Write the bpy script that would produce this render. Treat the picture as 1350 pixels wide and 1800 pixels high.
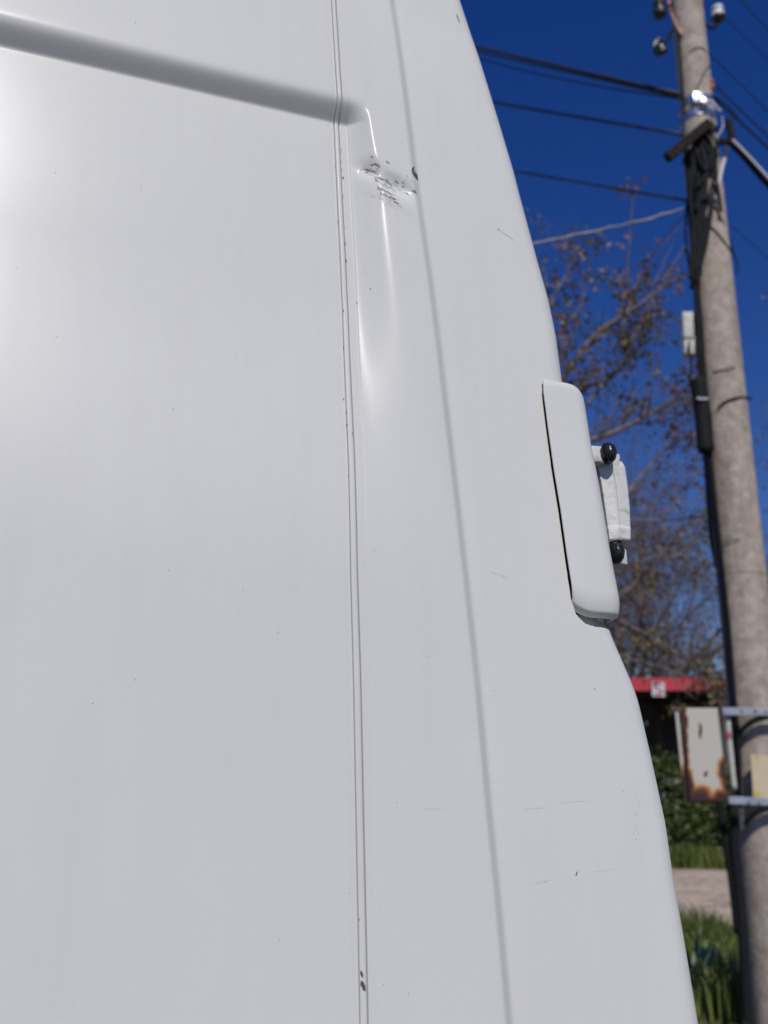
import bpy, bmesh, math, random
import numpy as np
from mathutils import Vector, Matrix, noise
from math import sin, cos, tan, pi, radians, sqrt, exp, log, atan2
SC = bpy.context.scene
COL = SC.collection
for o in list(bpy.data.objects):
    bpy.data.objects.remove(o)
# ------------------------------------------------------------------ camera
FPX, PITCH, CAMZ = 1840.0, radians(15.8), 1.5
CAM = Vector((0, 0, CAMZ))
cd = bpy.data.cameras.new('camera'); cam = bpy.data.objects.new('camera', cd); COL.objects.link(cam)
cam.location = CAM; cam.rotation_euler = (radians(90) + PITCH, 0, 0)
cd.sensor_fit = 'VERTICAL'; cd.sensor_height = 36; cd.sensor_width = 27
cd.lens = FPX / 1800 * 36; cd.clip_start = 0.02; cd.clip_end = 2000
cd.dof.use_dof = True; cd.dof.focus_distance = 1.04; cd.dof.aperture_fstop = 6.8
SC.camera = cam
SC.render.resolution_x = 768; SC.render.resolution_y = 1024
# ------------------------------------------------------------------ world, sun, exposure
SUN = Vector((0.116, -0.660, 0.742)).normalized()
world = bpy.data.worlds.new("World"); SC.world = world; world.use_nodes = True
wn = world.node_tree.nodes; wl = world.node_tree.links
for nd in list(wn): wn.remove(nd)
wo = wn.new('ShaderNodeOutputWorld'); wb = wn.new('ShaderNodeBackground'); sk = wn.new('ShaderNodeTexSky')
sk.sky_type = 'NISHITA'; sk.sun_disc = False
sk.sun_elevation = math.asin(SUN.z); sk.sun_rotation = atan2(SUN.x, SUN.y)
sk.altitude = 300; sk.air_density = 1.0; sk.dust_density = 0.2; sk.ozone_density = 3.0
hs = wn.new('ShaderNodeHueSaturation'); hs.inputs['Saturation'].default_value = 1.36; hs.inputs['Hue'].default_value = 0.524; hs.inputs['Value'].default_value = 1.0
wl.new(sk.outputs[0], hs.inputs['Color']); wl.new(hs.outputs[0], wb.inputs['Color'])
wb.inputs['Strength'].default_value = 0.072
wl.new(wb.outputs[0], wo.inputs['Surface'])
sd = bpy.data.lights.new('sun', 'SUN'); sun = bpy.data.objects.new('sun', sd); COL.objects.link(sun)
sd.energy = 3.0; sd.angle = radians(0.53); sd.color = (1.0, 0.955, 0.9)
sun.rotation_euler = SUN.to_track_quat('Z', 'Y').to_euler()
vs = SC.view_settings; vs.view_transform = 'Standard'; vs.look = 'None'; vs.exposure = 0; vs.gamma = 1
try: vs.use_curve_mapping = False
except Exception: pass
# ------------------------------------------------------------------ helpers
def ray(px, py):
    x = (px - 675) / FPX; y = (900 - py) / FPX
    return Vector((x, cos(PITCH) - y * sin(PITCH), sin(PITCH) + y * cos(PITCH)))
def at(px, py, Y):
    d = ray(px, py); return CAM + d * (Y / d.y)
def pxm(px, py, Y):
    """metres per photograph pixel at that spot"""
    return Y / ray(px, py).y / FPX
class MB:
    def __init__(s): s.v = []; s.f = []
    def add(s, vs, fs):
        b = len(s.v); s.v.extend([tuple(p) for p in vs]); s.f.extend([tuple(b + i for i in f) for f in fs]); return b
    def box(s, c, size, M=None, bev=0.0):
        hx, hy, hz = size[0] / 2, size[1] / 2, size[2] / 2
        c = Vector(c)
        if bev <= 0:
            P = [Vector((x, y, z)) for x in (-hx, hx) for y in (-hy, hy) for z in (-hz, hz)]
            F = [(0, 1, 3, 2), (4, 6, 7, 5), (0, 4, 5, 1), (2, 3, 7, 6), (0, 2, 6, 4), (1, 5, 7, 3)]
        else:
            bm = bmesh.new(); bmesh.ops.create_cube(bm, size=1.0)
            for q in bm.verts: q.co = Vector((q.co.x * 2 * hx, q.co.y * 2 * hy, q.co.z * 2 * hz))
            bmesh.ops.bevel(bm, geom=list(bm.edges), offset=bev, segments=3, profile=0.5, affect='EDGES')
            bm.verts.index_update()
            P = [q.co.copy() for q in bm.verts]; F = [tuple(q.index for q in f.verts) for f in bm.faces]; bm.free()
        if M: P = [M @ p for p in P]
        s.add([p + c for p in P], F)
    def tube(s, pts, rad, n=8, cap=True):
        pts = [Vector(p) for p in pts]
        if not hasattr(rad, '__len__'): rad = [rad] * len(pts)
        T = []
        for i in range(len(pts)):
            a = pts[max(i - 1, 0)]; b = pts[min(i + 1, len(pts) - 1)]
            d = b - a; T.append(d.normalized() if d.length > 1e-9 else Vector((0, 0, 1)))
        ref = Vector((0, 0, 1)) if abs(T[0].z) < .9 else Vector((1, 0, 0))
        x = T[0].cross(ref).normalized(); V = []
        for i, p in enumerate(pts):
            x = (x - T[i] * x.dot(T[i]))
            x = x.normalized() if x.length > 1e-6 else T[i].orthogonal().normalized()
            y = T[i].cross(x)
            for k in range(n):
                a = 2 * pi * k / n; V.append(p + (x * cos(a) + y * sin(a)) * rad[i])
        F = [(i * n + k, i * n + (k + 1) % n, (i + 1) * n + (k + 1) % n, (i + 1) * n + k) for i in range(len(pts) - 1) for k in range(n)]
        if cap: F += [tuple(reversed(range(n))), tuple((len(pts) - 1) * n + k for k in range(n))]
        s.add(V, F)
    def ball(s, c, r, M=None, nu=20, nv=12, bump=0):
        V = []; c = Vector(c)
        for j in range(nv + 1):
            th = pi * j / nv
            for i in range(nu):
                ph = 2 * pi * i / nu
                p = Vector((sin(th) * cos(ph), sin(th) * sin(ph), cos(th)))
                if bump: p = p * (1 + bump * noise.noise(p * 3.1 + c * 5))
                p = Vector((p.x * r[0], p.y * r[1], p.z * r[2]))
                V.append(c + (M @ p if M else p))
        F = [(j * nu + i, (j + 1) * nu + i, (j + 1) * nu + (i + 1) % nu, j * nu + (i + 1) % nu) for j in range(nv) for i in range(nu)]
        s.add(V, F)
    def build(s, name, m, parent=None, smooth=False):
        me = bpy.data.meshes.new(name); me.from_pydata(s.v, [], s.f); me.update()
        if smooth:
            me.polygons.foreach_set('use_smooth', [True] * len(me.polygons))
        if m: me.materials.append(m)
        o = bpy.data.objects.new(name, me); COL.objects.link(o)
        if parent: setpar(o, parent)
        return o
def setpar(o, p):
    o.parent = p
    w = Matrix.Translation(p.location) if not p.parent else p['_w'] if '_w' in p.keys() else Matrix.Translation(tot(p))
    o.matrix_parent_inverse = Matrix.Translation(-tot(p))
def tot(p):
    # all frames here are pure translations; meshes carry world coordinates
    return p.location.copy() if (not p.parent) else Vector((0, 0, 0)) + p.location
def thing(name, label, cat, loc=(0, 0, 0), group=None):
    o = bpy.data.objects.new(name, None); COL.objects.link(o); o.location = loc
    o.empty_display_size = 0.2
    o['label'] = label; o['category'] = cat
    if group: o['group'] = group
    return o
def tag(o, label=None, cat=None, group=None, kind=None):
    if label: o['label'] = label
    if cat: o['category'] = cat
    if group: o['group'] = group
    if kind: o['kind'] = kind
    return o
def fast_mesh(name, V, F, m, parent=None, smooth=False):
    """numpy arrays: V (n,3), F (k,3|4)"""
    me = bpy.data.meshes.new(name); V = np.asarray(V, dtype=np.float32); F = np.asarray(F, dtype=np.int32)
    me.vertices.add(len(V)); me.vertices.foreach_set('co', V.ravel())
    me.loops.add(F.size); me.loops.foreach_set('vertex_index', F.ravel())
    k = F.shape[1]; me.polygons.add(len(F))
    me.polygons.foreach_set('loop_start', np.arange(0, F.size, k, dtype=np.int32))
    me.polygons.foreach_set('loop_total', np.full(len(F), k, dtype=np.int32))
    if smooth: me.polygons.foreach_set('use_smooth', np.ones(len(F), dtype=bool))
    me.update(calc_edges=True); me.validate()
    if m: me.materials.append(m)
    o = bpy.data.objects.new(name, me); COL.objects.link(o)
    if parent: setpar(o, parent)
    return o
# ------------------------------------------------------------------ materials
def mat(name, c, rough=0.6, c2=None, scale=5.0, detail=6, lo=0.35, hi=0.65, bump=0.0, bscale=None, metal=0.0, spec=0.5, coat=0.0, aniso=None):
    m = bpy.data.materials.new(name); m.use_nodes = True
    N = m.node_tree.nodes; L = m.node_tree.links; b = N['Principled BSDF']
    b.inputs['Base Color'].default_value = (*c, 1); b.inputs['Roughness'].default_value = rough
    b.inputs['Metallic'].default_value = metal; b.inputs['Specular IOR Level'].default_value = spec
    b.inputs['Coat Weight'].default_value = coat
    tc = N.new('ShaderNodeTexCoord'); mp = N.new('ShaderNodeMapping'); L.new(tc.outputs['Object'], mp.inputs[0])
    if aniso: mp.inputs['Scale'].default_value = aniso
    if c2:
        nz = N.new('ShaderNodeTexNoise'); nz.inputs['Scale'].default_value = scale; nz.inputs['Detail'].default_value = detail
        L.new(mp.outputs[0], nz.inputs['Vector'])
        r = N.new('ShaderNodeValToRGB'); L.new(nz.outputs['Fac'], r.inputs[0])
        r.color_ramp.elements[0].position = lo; r.color_ramp.elements[1].position = hi
        r.color_ramp.elements[0].color = (*c, 1); r.color_ramp.elements[1].color = (*c2, 1)
        L.new(r.outputs[0], b.inputs['Base Color'])
    if bump:
        nb = N.new('ShaderNodeTexNoise'); nb.inputs['Scale'].default_value = bscale or scale * 4; nb.inputs['Detail'].default_value = 5
        L.new(mp.outputs[0], nb.inputs['Vector'])
        bp = N.new('ShaderNodeBump'); bp.inputs['Strength'].default_value = 1.0; bp.inputs['Distance'].default_value = bump
        L.new(nb.outputs['Fac'], bp.inputs['Height']); L.new(bp.outputs[0], b.inputs['Normal'])
    return m
def leafmat(name, c, c2, rough=0.5, scale=3.0):
    m = mat(name, c, rough, c2, scale, 3, .35, .65)
    N = m.node_tree.nodes; L = m.node_tree.links; b = N['Principled BSDF']
    out = N['Material Output']; tr = N.new('ShaderNodeBsdfTranslucent'); mx = N.new('ShaderNodeMixShader'); mx.inputs[0].default_value = .25
    src = b.inputs['Base Color'].links[0].from_socket
    L.new(src, tr.inputs['Color']); L.new(b.outputs[0], mx.inputs[1]); L.new(tr.outputs[0], mx.inputs[2]); L.new(mx.outputs[0], out.inputs['Surface'])
    return m
def paint_material():
    m = bpy.data.materials.new('white_van_paint'); m.use_nodes = True
    N = m.node_tree.nodes; L = m.node_tree.links; b = N['Principled BSDF']
    tc = N.new('ShaderNodeTexCoord')
    n1 = N.new('ShaderNodeTexNoise'); n1.inputs['Scale'].default_value = 2.2; n1.inputs['Detail'].default_value = 5
    L.new(tc.outputs['Object'], n1.inputs['Vector'])
    r1 = N.new('ShaderNodeValToRGB'); L.new(n1.outputs['Fac'], r1.inputs[0])
    r1.color_ramp.elements[0].position = .3; r1.color_ramp.elements[1].position = .7
    r1.color_ramp.elements[0].color = (.655, .655, .625, 1); r1.color_ramp.elements[1].color = (.690, .688, .655, 1)
    mpp = N.new('ShaderNodeMapping'); mpp.inputs['Scale'].default_value = (38, 38, 2.4); L.new(tc.outputs['Object'], mpp.inputs[0])
    nr = N.new('ShaderNodeTexNoise'); nr.inputs['Scale'].default_value = 1; nr.inputs['Detail'].default_value = 7; L.new(mpp.outputs[0], nr.inputs['Vector'])
    rr_ = N.new('ShaderNodeMapRange'); L.new(nr.outputs['Fac'], rr_.inputs[0]); rr_.inputs[1].default_value = .48; rr_.inputs[2].default_value = .75; rr_.inputs[4].default_value = .10
    md_ = N.new('ShaderNodeMix'); md_.data_type = 'RGBA'; L.new(rr_.outputs[0], md_.inputs[0]); L.new(r1.outputs[0], md_.inputs[6]); md_.inputs[7].default_value = (.50, .48, .45, 1)
    # thin dust specks
    vo = N.new('ShaderNodeTexVoronoi'); vo.inputs['Scale'].default_value = 95; L.new(tc.outputs['Object'], vo.inputs['Vector'])
    sp = N.new('ShaderNodeMath'); sp.operation = 'LESS_THAN'; L.new(vo.outputs['Distance'], sp.inputs[0]); sp.inputs[1].default_value = .07
    sx = N.new('ShaderNodeSeparateColor'); L.new(vo.outputs['Color'], sx.inputs[0])
    g = N.new('ShaderNodeMath'); g.operation = 'GREATER_THAN'; L.new(sx.outputs[0], g.inputs[0]); g.inputs[1].default_value = .965
    mu = N.new('ShaderNodeMath'); mu.operation = 'MULTIPLY'; L.new(sp.outputs[0], mu.inputs[0]); L.new(g.outputs[0], mu.inputs[1])
    m2 = N.new('ShaderNodeMath'); m2.operation = 'MULTIPLY'; L.new(mu.outputs[0], m2.inputs[0]); m2.inputs[1].default_value = .5
    mx = N.new('ShaderNodeMix'); mx.data_type = 'RGBA'; L.new(m2.outputs[0], mx.inputs[0]); L.new(md_.outputs[2], mx.inputs[6]); mx.inputs[7].default_value = (.25, .24, .23, 1)
    L.new(mx.outputs[2], b.inputs['Base Color'])
    n2 = N.new('ShaderNodeTexNoise'); n2.inputs['Scale'].default_value = 6; n2.inputs['Detail'].default_value = 8
    L.new(tc.outputs['Object'], n2.inputs['Vector'])
    mr = N.new('ShaderNodeMapRange'); L.new(n2.outputs['Fac'], mr.inputs[0]); mr.inputs[3].default_value = .225; mr.inputs[4].default_value = .265
    L.new(mr.outputs[0], b.inputs['Roughness'])
    b.inputs['Specular IOR Level'].default_value = .115
    n3 = N.new('ShaderNodeTexNoise'); n3.inputs['Scale'].default_value = 420; n3.inputs['Detail'].default_value = 2
    L.new(tc.outputs['Object'], n3.inputs['Vector'])
    bp = N.new('ShaderNodeBump'); bp.inputs['Distance'].default_value = .00003; bp.inputs['Strength'].default_value = .5
    L.new(n3.outputs['Fac'], bp.inputs['Height']); L.new(bp.outputs[0], b.inputs['Normal'])
    return m
M_PAINT = paint_material()
M_SCR = mat('bare_metal_scrape', (.16, .15, .145), .6, (.30, .28, .265), 300, 4)
M_SCRD = mat('dark_chip', (.06, .052, .05), .7, (.12, .10, .09), 300, 4)
M_SCRL = mat('faint_scuff', (.50, .49, .475), .6, (.60, .59, .58), 300, 4)
M_HINGE = mat('hinge_white_paint', (.62, .62, .59), .45, (.36, .34, .31), 95, 10, .52, .80, bump=.0004, bscale=220)
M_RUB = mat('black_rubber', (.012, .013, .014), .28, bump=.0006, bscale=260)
M_GLASS = mat('dark_window_glass', (.01, .012, .014), .06)
M_TYRE = mat('tyre_rubber', (.02, .02, .02), .8)
M_RIM = mat('wheel_steel', (.35, .35, .36), .4, metal=.8)
M_PLAST = mat('grey_black_plastic', (.03, .03, .03), .6)
M_LAMP = mat('red_lamp_lens', (.35, .01, .01), .2)
M_CONC = mat('pole_concrete', (.31, .255, .205), .92, (.50, .425, .355), 12, 13, .30, .68, bump=.005, bscale=38)
def stain(m, c, sc, lo, hi, amt):
    N = m.node_tree.nodes; L = m.node_tree.links; b = N['Principled BSDF']; src = b.inputs['Base Color'].links[0].from_socket
    tc = [x for x in N if x.type == 'TEX_COORD'][0]; mp = N.new('ShaderNodeMapping'); mp.inputs['Scale'].default_value = sc; L.new(tc.outputs['Object'], mp.inputs[0])
    nz = N.new('ShaderNodeTexNoise'); nz.inputs['Scale'].default_value = 1; nz.inputs['Detail'].default_value = 8; nz.inputs['Roughness'].default_value = .65; L.new(mp.outputs[0], nz.inputs['Vector'])
    mr = N.new('ShaderNodeMapRange'); mr.inputs[1].default_value = lo; mr.inputs[2].default_value = hi; mr.inputs[4].default_value = amt; L.new(nz.outputs['Fac'], mr.inputs[0])
    mx = N.new('ShaderNodeMix'); mx.data_type = 'RGBA'; L.new(mr.outputs[0], mx.inputs[0]); L.new(src, mx.inputs[6]); mx.inputs[7].default_value = (*c, 1); L.new(mx.outputs[2], b.inputs['Base Color'])
stain(M_CONC, (.17, .12, .09), (9, 9, .9), .50, .70, .45)
stain(M_CONC, (.60, .55, .48), (26, 26, 22), .57, .68, .6)
M_BLACK = mat('black_cable_jacket', (.009, .010, .011), .75, spec=.25)
M_WIREB = mat('weathered_black_wire', (.012, .014, .02), .6)
M_WHITEC = mat('white_cable_jacket', (.36, .35, .36), .6, (.22, .21, .22), 9, 3)
M_STEEL = mat('bright_clamp_steel', (.62, .63, .65), .27, metal=.9)
M_GALV = mat('galvanised_bracket', (.40, .43, .50), .55, (.30, .33, .39), 12, 5, metal=.35)
M_RUSTD = mat('rusty_iron', (.012, .010, .009), .85, (.04, .020, .012), 30, 5, .45, .75, spec=.25)
M_PORC = mat('porcelain', (.70, .71, .72), .15)
M_PORCD = mat('dark_insulator_glaze', (.035, .035, .03), .25)
M_ORANGE = mat('orange_tape', (.50, .16, .06), .5)
M_COPPER = mat('copper_strip', (.50, .28, .20), .5, metal=.2)
M_STRAP = mat('pale_plastic_strap', (.55, .52, .56), .5)
M_BOXW = mat('aged_white_plastic', (.58, .57, .50), .6, (.36, .35, .30), 22, 6, .5, .72)
M_YEL = mat('yellowed_plate', (.60, .50, .34), .7, (.56, .44, .22), 9, 5, .45, .8)
M_RED = mat('red_roof_fascia', (.50, .035, .05), .6, (.38, .03, .045), 3, 5)
M_ROOF = mat('old_roof_sheet', (.06, .05, .045), .8)
M_PLANK = mat('dark_stained_planks', (.06, .048, .042), .85, (.11, .09, .075), 6, 5, aniso=(1, 1, .15))
M_SIGNW = mat('white_sign_face', (.62, .58, .60), .6)
M_SIGNR = mat('red_sign_print', (.50, .05, .09), .6)
M_BARK = mat('tree_bark', (.10, .082, .078), .9, (.24, .20, .19), 8, 5, bump=.004)
M_TWIG = mat('bare_twig_bark', (.11, .088, .09), .9, (.19, .155, .15), 3, 4)
M_LEAF1 = leafmat('brown_green_spring_leaf', (.20, .125, .06), (.14, .13, .045), scale=1.2)
M_LEAF2 = leafmat('russet_spring_leaf', (.27, .14, .065), (.17, .12, .07), scale=1.5)
M_BUSH = leafmat('hedge_leaf', (.035, .060, .014), (.13, .17, .04), scale=1.6)
M_GRASS = leafmat('grass_blade', (.10, .14, .025), (.22, .25, .055), scale=1.0)
M_STRAPL = leafmat('bluish_strap_leaf', (.12, .175, .075), (.22, .29, .14), .45, scale=6)
M_STEM = leafmat('yellow_green_stem', (.10, .14, .02), (.20, .20, .03), scale=6)
M_BLOOM = mat('white_blossom', (.25, .26, .25), .8)
# ground
def ground_mat(name, a, b, c, s1, s2, bump):
    m = mat(name, a, .95, b, s1, 8, .35, .65, bump=bump, bscale=s2)
    N = m.node_tree.nodes; L = m.node_tree.links; bs = N['Principled BSDF']
    src = bs.inputs['Base Color'].links[0].from_socket
    nz = N.new('ShaderNodeTexNoise'); nz.inputs['Scale'].default_value = s2; nz.inputs['Detail'].default_value = 6
    tc = [x for x in N if x.type == 'TEX_COORD'][0]; L.new(tc.outputs['Object'], nz.inputs['Vector'])
    mr = N.new('ShaderNodeMapRange'); mr.inputs[1].default_value = .5; mr.inputs[2].default_value = .62; L.new(nz.outputs['Fac'], mr.inputs[0])
    mx = N.new('ShaderNodeMix'); mx.data_type = 'RGBA'; L.new(mr.outputs[0], mx.inputs[0]); L.new(src, mx.inputs[6]); mx.inputs[7].default_value = (*c, 1)
    L.new(mx.outputs[2], bs.inputs['Base Color']); return m
M_SOIL = ground_mat('soil_and_gravel', (.085, .078, .068), (.13, .12, .108), (.07, .063, .055), .7, 9, .01)
M_ROAD = ground_mat('dirt_track', (.40, .315, .235), (.52, .42, .32), (.29, .22, .165), .55, 5, .012)
# ------------------------------------------------------------------ terrain
def gz(x, y):
    r = 0.04 * (min(y, 30) - 9) if y > 9 else 0.0
    if y > 30: r = .84 + .1 * (1 - exp(-(y - 30) / 60))
    return r
def sheet(name, X, Y, m, dz=0, nz=0, zf=None):
    V = []; F = []
    for j, y in enumerate(Y):
        for i, x in enumerate(X):
            z = gz(x, y) + dz + (nz * noise.noise(Vector((x * .9, y * .9, 3))) if abs(x) < 40 and abs(y) < 40 else 0)
            V.append((x, y, z))
    n = len(X)
    F = [(j * n + i, j * n + i + 1, (j + 1) * n + i + 1, (j + 1) * n + i) for j in range(len(Y) - 1) for i in range(n - 1)]
    mb = MB(); mb.add(V, F); return mb.build(name, m, smooth=True)
GX = [-600, -250, -120, -60] + [-40 + 1.0 * i for i in range(81)] + [60, 120, 250, 600]
GY = [-400, -150, -60] + [-30 + 1.0 * i for i in range(76)] + [60, 90, 150, 300, 700]
tag(sheet('ground', GX, GY, M_SOIL, 0, .03), kind='structure')
def road_lo(x): return 12.25 - .45 * (x - 3.3) * (1 if abs(x) < 15 else .6) + .25 * noise.noise(Vector((x * .8, 0, 1))) + .1 * noise.noise(Vector((x * 3, 0, 1)))
def road_hi(x): return 19.9 - .55 * (x - 5.4) * (1 if abs(x) < 15 else .6) + .3 * noise.noise(Vector((x * .8, 9, 1)))
mb = MB(); XS = [-25 + .25 * i for i in range(200)]
V = []; nj = 26
for x in XS:
    a, b = road_lo(x), road_hi(x)
    for j in range(nj + 1):
        y = a + (b - a) * j / nj; e = min(j, nj - j)
        z = gz(x, y) + .03 * noise.noise(Vector((x * .9, y * .9, 3))) + .012 + (.03 if e > 0 else -.02) + .02 * noise.noise(Vector((x * .5, y * 2.2, 7)))
        V.append((x, y, z))
F = [(i * (nj + 1) + j, (i + 1) * (nj + 1) + j, (i + 1) * (nj + 1) + j + 1, i * (nj + 1) + j + 1) for i in range(len(XS) - 1) for j in range(nj)]
mb.add(V, F); tag(mb.build('dirt_road', M_ROAD, smooth=True), kind='structure')
# ------------------------------------------------------------------ VAN
A, T = radians(20.4), radians(6)
U = Vector((cos(A), sin(A), 0)); NH = Vector((sin(A), -cos(A), 0)); ZZ = Vector((0, 0, 1))
Nn = cos(T) * NH + sin(T) * ZZ; Vv = cos(T) * ZZ - sin(T) * NH
P0 = CAM + ray(610, 900).normalized()
def W(s, h, w): return P0 + U * s + Vv * h + Nn * w
def pl(px, py, w=0.0):
    d = ray(px, py); q = P0 + Nn * w; k = (q - CAM).dot(Nn) / d.dot(Nn); X = CAM + d * k
    return (X - P0).dot(U), (X - P0).dot(Vv)
H0, H1 = -1.02, 0.92
def crown(h): return -.042 * min(h * h, .49) - .03 * max(abs(h) - .7, 0)
def curve(pts, w=0.0, smooth=.012):
    P = []
    for px, py in pts:
        w0 = w(py) if callable(w) else w; s, h = pl(px, py, w0)
        for _ in range(3): s, h = pl(px, py, w0 + crown(h))
        P.append((h, s))
    P.sort()
    hs = np.array([p[0] for p in P]); ss = np.array([p[1] for p in P])
    def f(h, hs=hs, ss=ss):
        if h < hs[0]: return ss[0] + (h - hs[0]) * (ss[1] - ss[0]) / (hs[1] - hs[0]) * exp(-abs(h - hs[0]) * 1.5)
        if h > hs[-1]: return ss[-1] + (h - hs[-1]) * (ss[-1] - ss[-2]) / (hs[-1] - hs[-2])
        return float(np.interp(h, hs, ss))
    tab_h = np.linspace(-1.1, 1.0, 1400); tab = np.array([f(x) for x in tab_h])
    k = max(1, int(smooth / (tab_h[1] - tab_h[0]))); ker = np.hanning(2 * k + 3); ker /= ker.sum()
    pad = k + 1
    ext = np.concatenate([tab[0] + (np.arange(-pad, 0)) * (tab[1] - tab[0]), tab, tab[-1] + np.arange(1, pad + 1) * (tab[-1] - tab[-2])])
    tab2 = np.convolve(ext, ker, 'valid')
    return lambda h: float(np.interp(h, tab_h, tab2))
DB = .019          # depth of the recess under the swage line
def Dpy(py): return -DB * (1 - .78 * sstep((py - 550) / 500))
def sstep(x): x = min(max(x, 0), 1); return x * x * (3 - 2 * x)
c_seam = curve([(586.5, 0), (594.5, 130), (597.5, 168)], 0, .02)
c_seamL = curve([(591, 216), (595.5, 311), (599.8, 400), (602.5, 450), (607, 550), (612, 700), (616.5, 800), (622, 1000), (628, 1200), (633, 1450), (640, 1800)], Dpy, .03)
c_ridge = curve([(641, 150), (644, 190), (650, 240), (660, 300), (668, 400), (677, 490), (690, 600), (704, 750), (717, 900), (727, 1000), (738, 1100), (749, 1200), (770, 1500), (790, 1800)], 0, .03)
c_crease = curve([(693, 0), (709, 104), (722, 207), (734.6, 311), (748, 402), (759, 475), (774, 590), (799, 800), (822.7, 1000), (845, 1200), (863, 1400), (883, 1600), (900, 1790)], 0, .05)
SIL = [(809, 0), (838.5, 88), (873, 200), (900, 290), (911, 333), (942.7, 450), (961.7, 517), (975, 583), (985, 660), (1005, 760), (1030, 900), (1052, 1010), (1066, 1085), (1071, 1107), (1082, 1133), (1094, 1160), (1110, 1198), (1119, 1222), (1125, 1246), (1144, 1330), (1169, 1446), (1183.6, 1547), (1201.6, 1648), (1227, 1800)]
STEP = .0115
c_sil = curve(SIL, -STEP, .010)
RB = .026
def rb_at(h): return RB
hb_top = pl(300, 93, -.0095)[1]
hb_bot = pl(300, 148, -DB - .0085)[1]
def sp(x, k):
    y = x / k
    return x if y > 30 else (k * log(1 + exp(y)) if y > -30 else 0.0)
def sclamp(x, k0, k1): return min(max(sp(x, k0) - sp(x - 1, k1), 0), 1)
def sstep(x): x = min(max(x, 0), 1); return x * x * (3 - 2 * x)
def Dh(h):   # recess depth against height
    return DB * (1 - .78 * sstep((hb_bot - .22 - h) / .34))
BH = hb_top - hb_bot - .006
print('BH', BH)
def bandf(h):     # 0 below the band, 1 above
    return sclamp((h - hb_bot) / BH, .04, .16)
def seam_at(h):
    f = bandf(h); return c_seamL(h) * (1 - f) + c_seam(h) * f
dent_c = pl(655, 291, -.006); dent2 = pl(702, 318); dent_e = pl(671, 296, -.002)
def depth(s, h):
    """local depth w of the outer skin (negative = inwards)"""
    ss = seam_at(h); sr = c_ridge(h)
    foot = ss + .013
    low = min(max((hb_bot - h) / .62, 0), 1)
    wide = .004 + .035 * low
    if s <= foot: Mx = 1.0
    else: Mx = 1 - sclamp((s - foot) / max(sr + wide * .5 - foot, .01), .10, .05 + .28 * low)
    w = -Dh(h) * (1 - bandf(h)) * Mx
    # seam: two hairline grooves with a flat bead between
    c = s - ss; hw = .0029 + .0006 * low
    for q, a, d in ((-hw, .00036, .0030), (hw, .00042, .0036)):
        w -= d * exp(-((c - q) / a) ** 2)
    w += .0007 * exp(-(c / (hw * .62)) ** 4)
    w -= .0003 * exp(-((c + hw + .0035) / .0022) ** 2)
    # crease: the corner panel steps out
    cc = s - c_crease(h)
    w -= STEP * sclamp((cc + .0058) / .0110, .10, .13)
    # knocks
    dx, dy = s - dent_c[0], h - dent_c[1]
    r2 = (dx * .9 + dy * .25) ** 2 / .0100 ** 2 + (dy) ** 2 / .012 ** 2
    w -= .0050 * exp(-r2 ** 1.1) * (1 + .25 * noise.noise(Vector((s * 130, h * 130, 0))))
    dx, dy = s - dent_c[0] - .010, h - dent_c[1] + .016
    w += .0011 * exp(-((dx * .8 + dy * .5) / .006) ** 2 - ((dy - dx * .4) / .016) ** 2)
    dx, dy = s - dent2[0], h - dent2[1]
    w -= .0056 * exp(-((dx / .020) ** 2 + ((dy + dx * .35) / .0125) ** 2) ** 1.25)
    w += .0009 * exp(-((dx + .004) / .022) ** 2 - ((dy + .026 + dx * .5) / .007) ** 2)
    # sheet metal is never quite flat
    w += .0005 * noise.noise(Vector((s * 5, h * 4, 2)))
    return w + crown(h)
# pocket behind the hinge cover
PK_L = curve([(951, 650), (951.5, 688), (959.3, 752), (969.3, 827), (981.3, 899), (991.8, 973), (998.8, 1020), (1005, 1055), (1012, 1079), (1021, 1088)], -STEP, .004)
pk_top = pl(953, 690, -STEP)[1]
pk_line = [pl(x, y, -STEP) for x, y in ((1010, 1074), (1016, 1086), (1024, 1092), (1041, 1098), (1058.5, 1102), (1068, 1107), (1090, 1125))]
def pk_bot(s):
    return float(np.interp(s, [p[0] for p in pk_line], [p[1] for p in pk_line]))
def pocket(s, h):
    e = .0009
    a = min(max((s - PK_L(h) - .0004) / e, 0), 1)
    b = min(max((pk_top - h) / .004, 0), 1)
    c = sstep((h - pk_bot(s) + .0012) / .0030)
    return a * b * c
hzs = lambda v: (P0 + Vv * v).z
van = thing('white_van', 'large white panel van with a dented, scraped rear corner filling the photo', 'van', (P0.x, P0.y, 0))
# rows
hs_ = []
def rows(a, b, st):
    n = max(1, int(round((b - a) / st))); return [a + (b - a) * i / n for i in range(n)]
R_ = rows(H0, -.50, .04) + rows(-.50, pk_bot(.27) - .03, .006) + rows(pk_bot(.27) - .03, pk_bot(.20) + .02, .0011) + rows(pk_bot(.20) + .02, pk_top - .01, .004) + rows(pk_top - .01, pk_top + .006, .001) + \
     rows(pk_top + .006, dent_c[1] - .06, .004) + rows(dent_c[1] - .06, dent_c[1] + .03, .0013) + rows(dent_c[1] + .03, hb_bot - .012, .003) + rows(hb_bot - .012, hb_top + .03, .0009) + rows(hb_top + .03, .72, .006) + rows(.72, H1, .03) + [H1]
def grid(P, nr, nc, name, m, parent, flip=False):
    V = np.array([tuple(p) for p in P], dtype=np.float32)
    i = np.arange(nr - 1)[:, None] * nc + np.arange(nc - 1)[None, :]
    F = np.stack([i, i + 1, i + 1 + nc, i + nc], -1).reshape(-1, 4)
    if flip: F = F[:, ::-1]
    return fast_mesh(name, V, F, m, parent, True)
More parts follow.
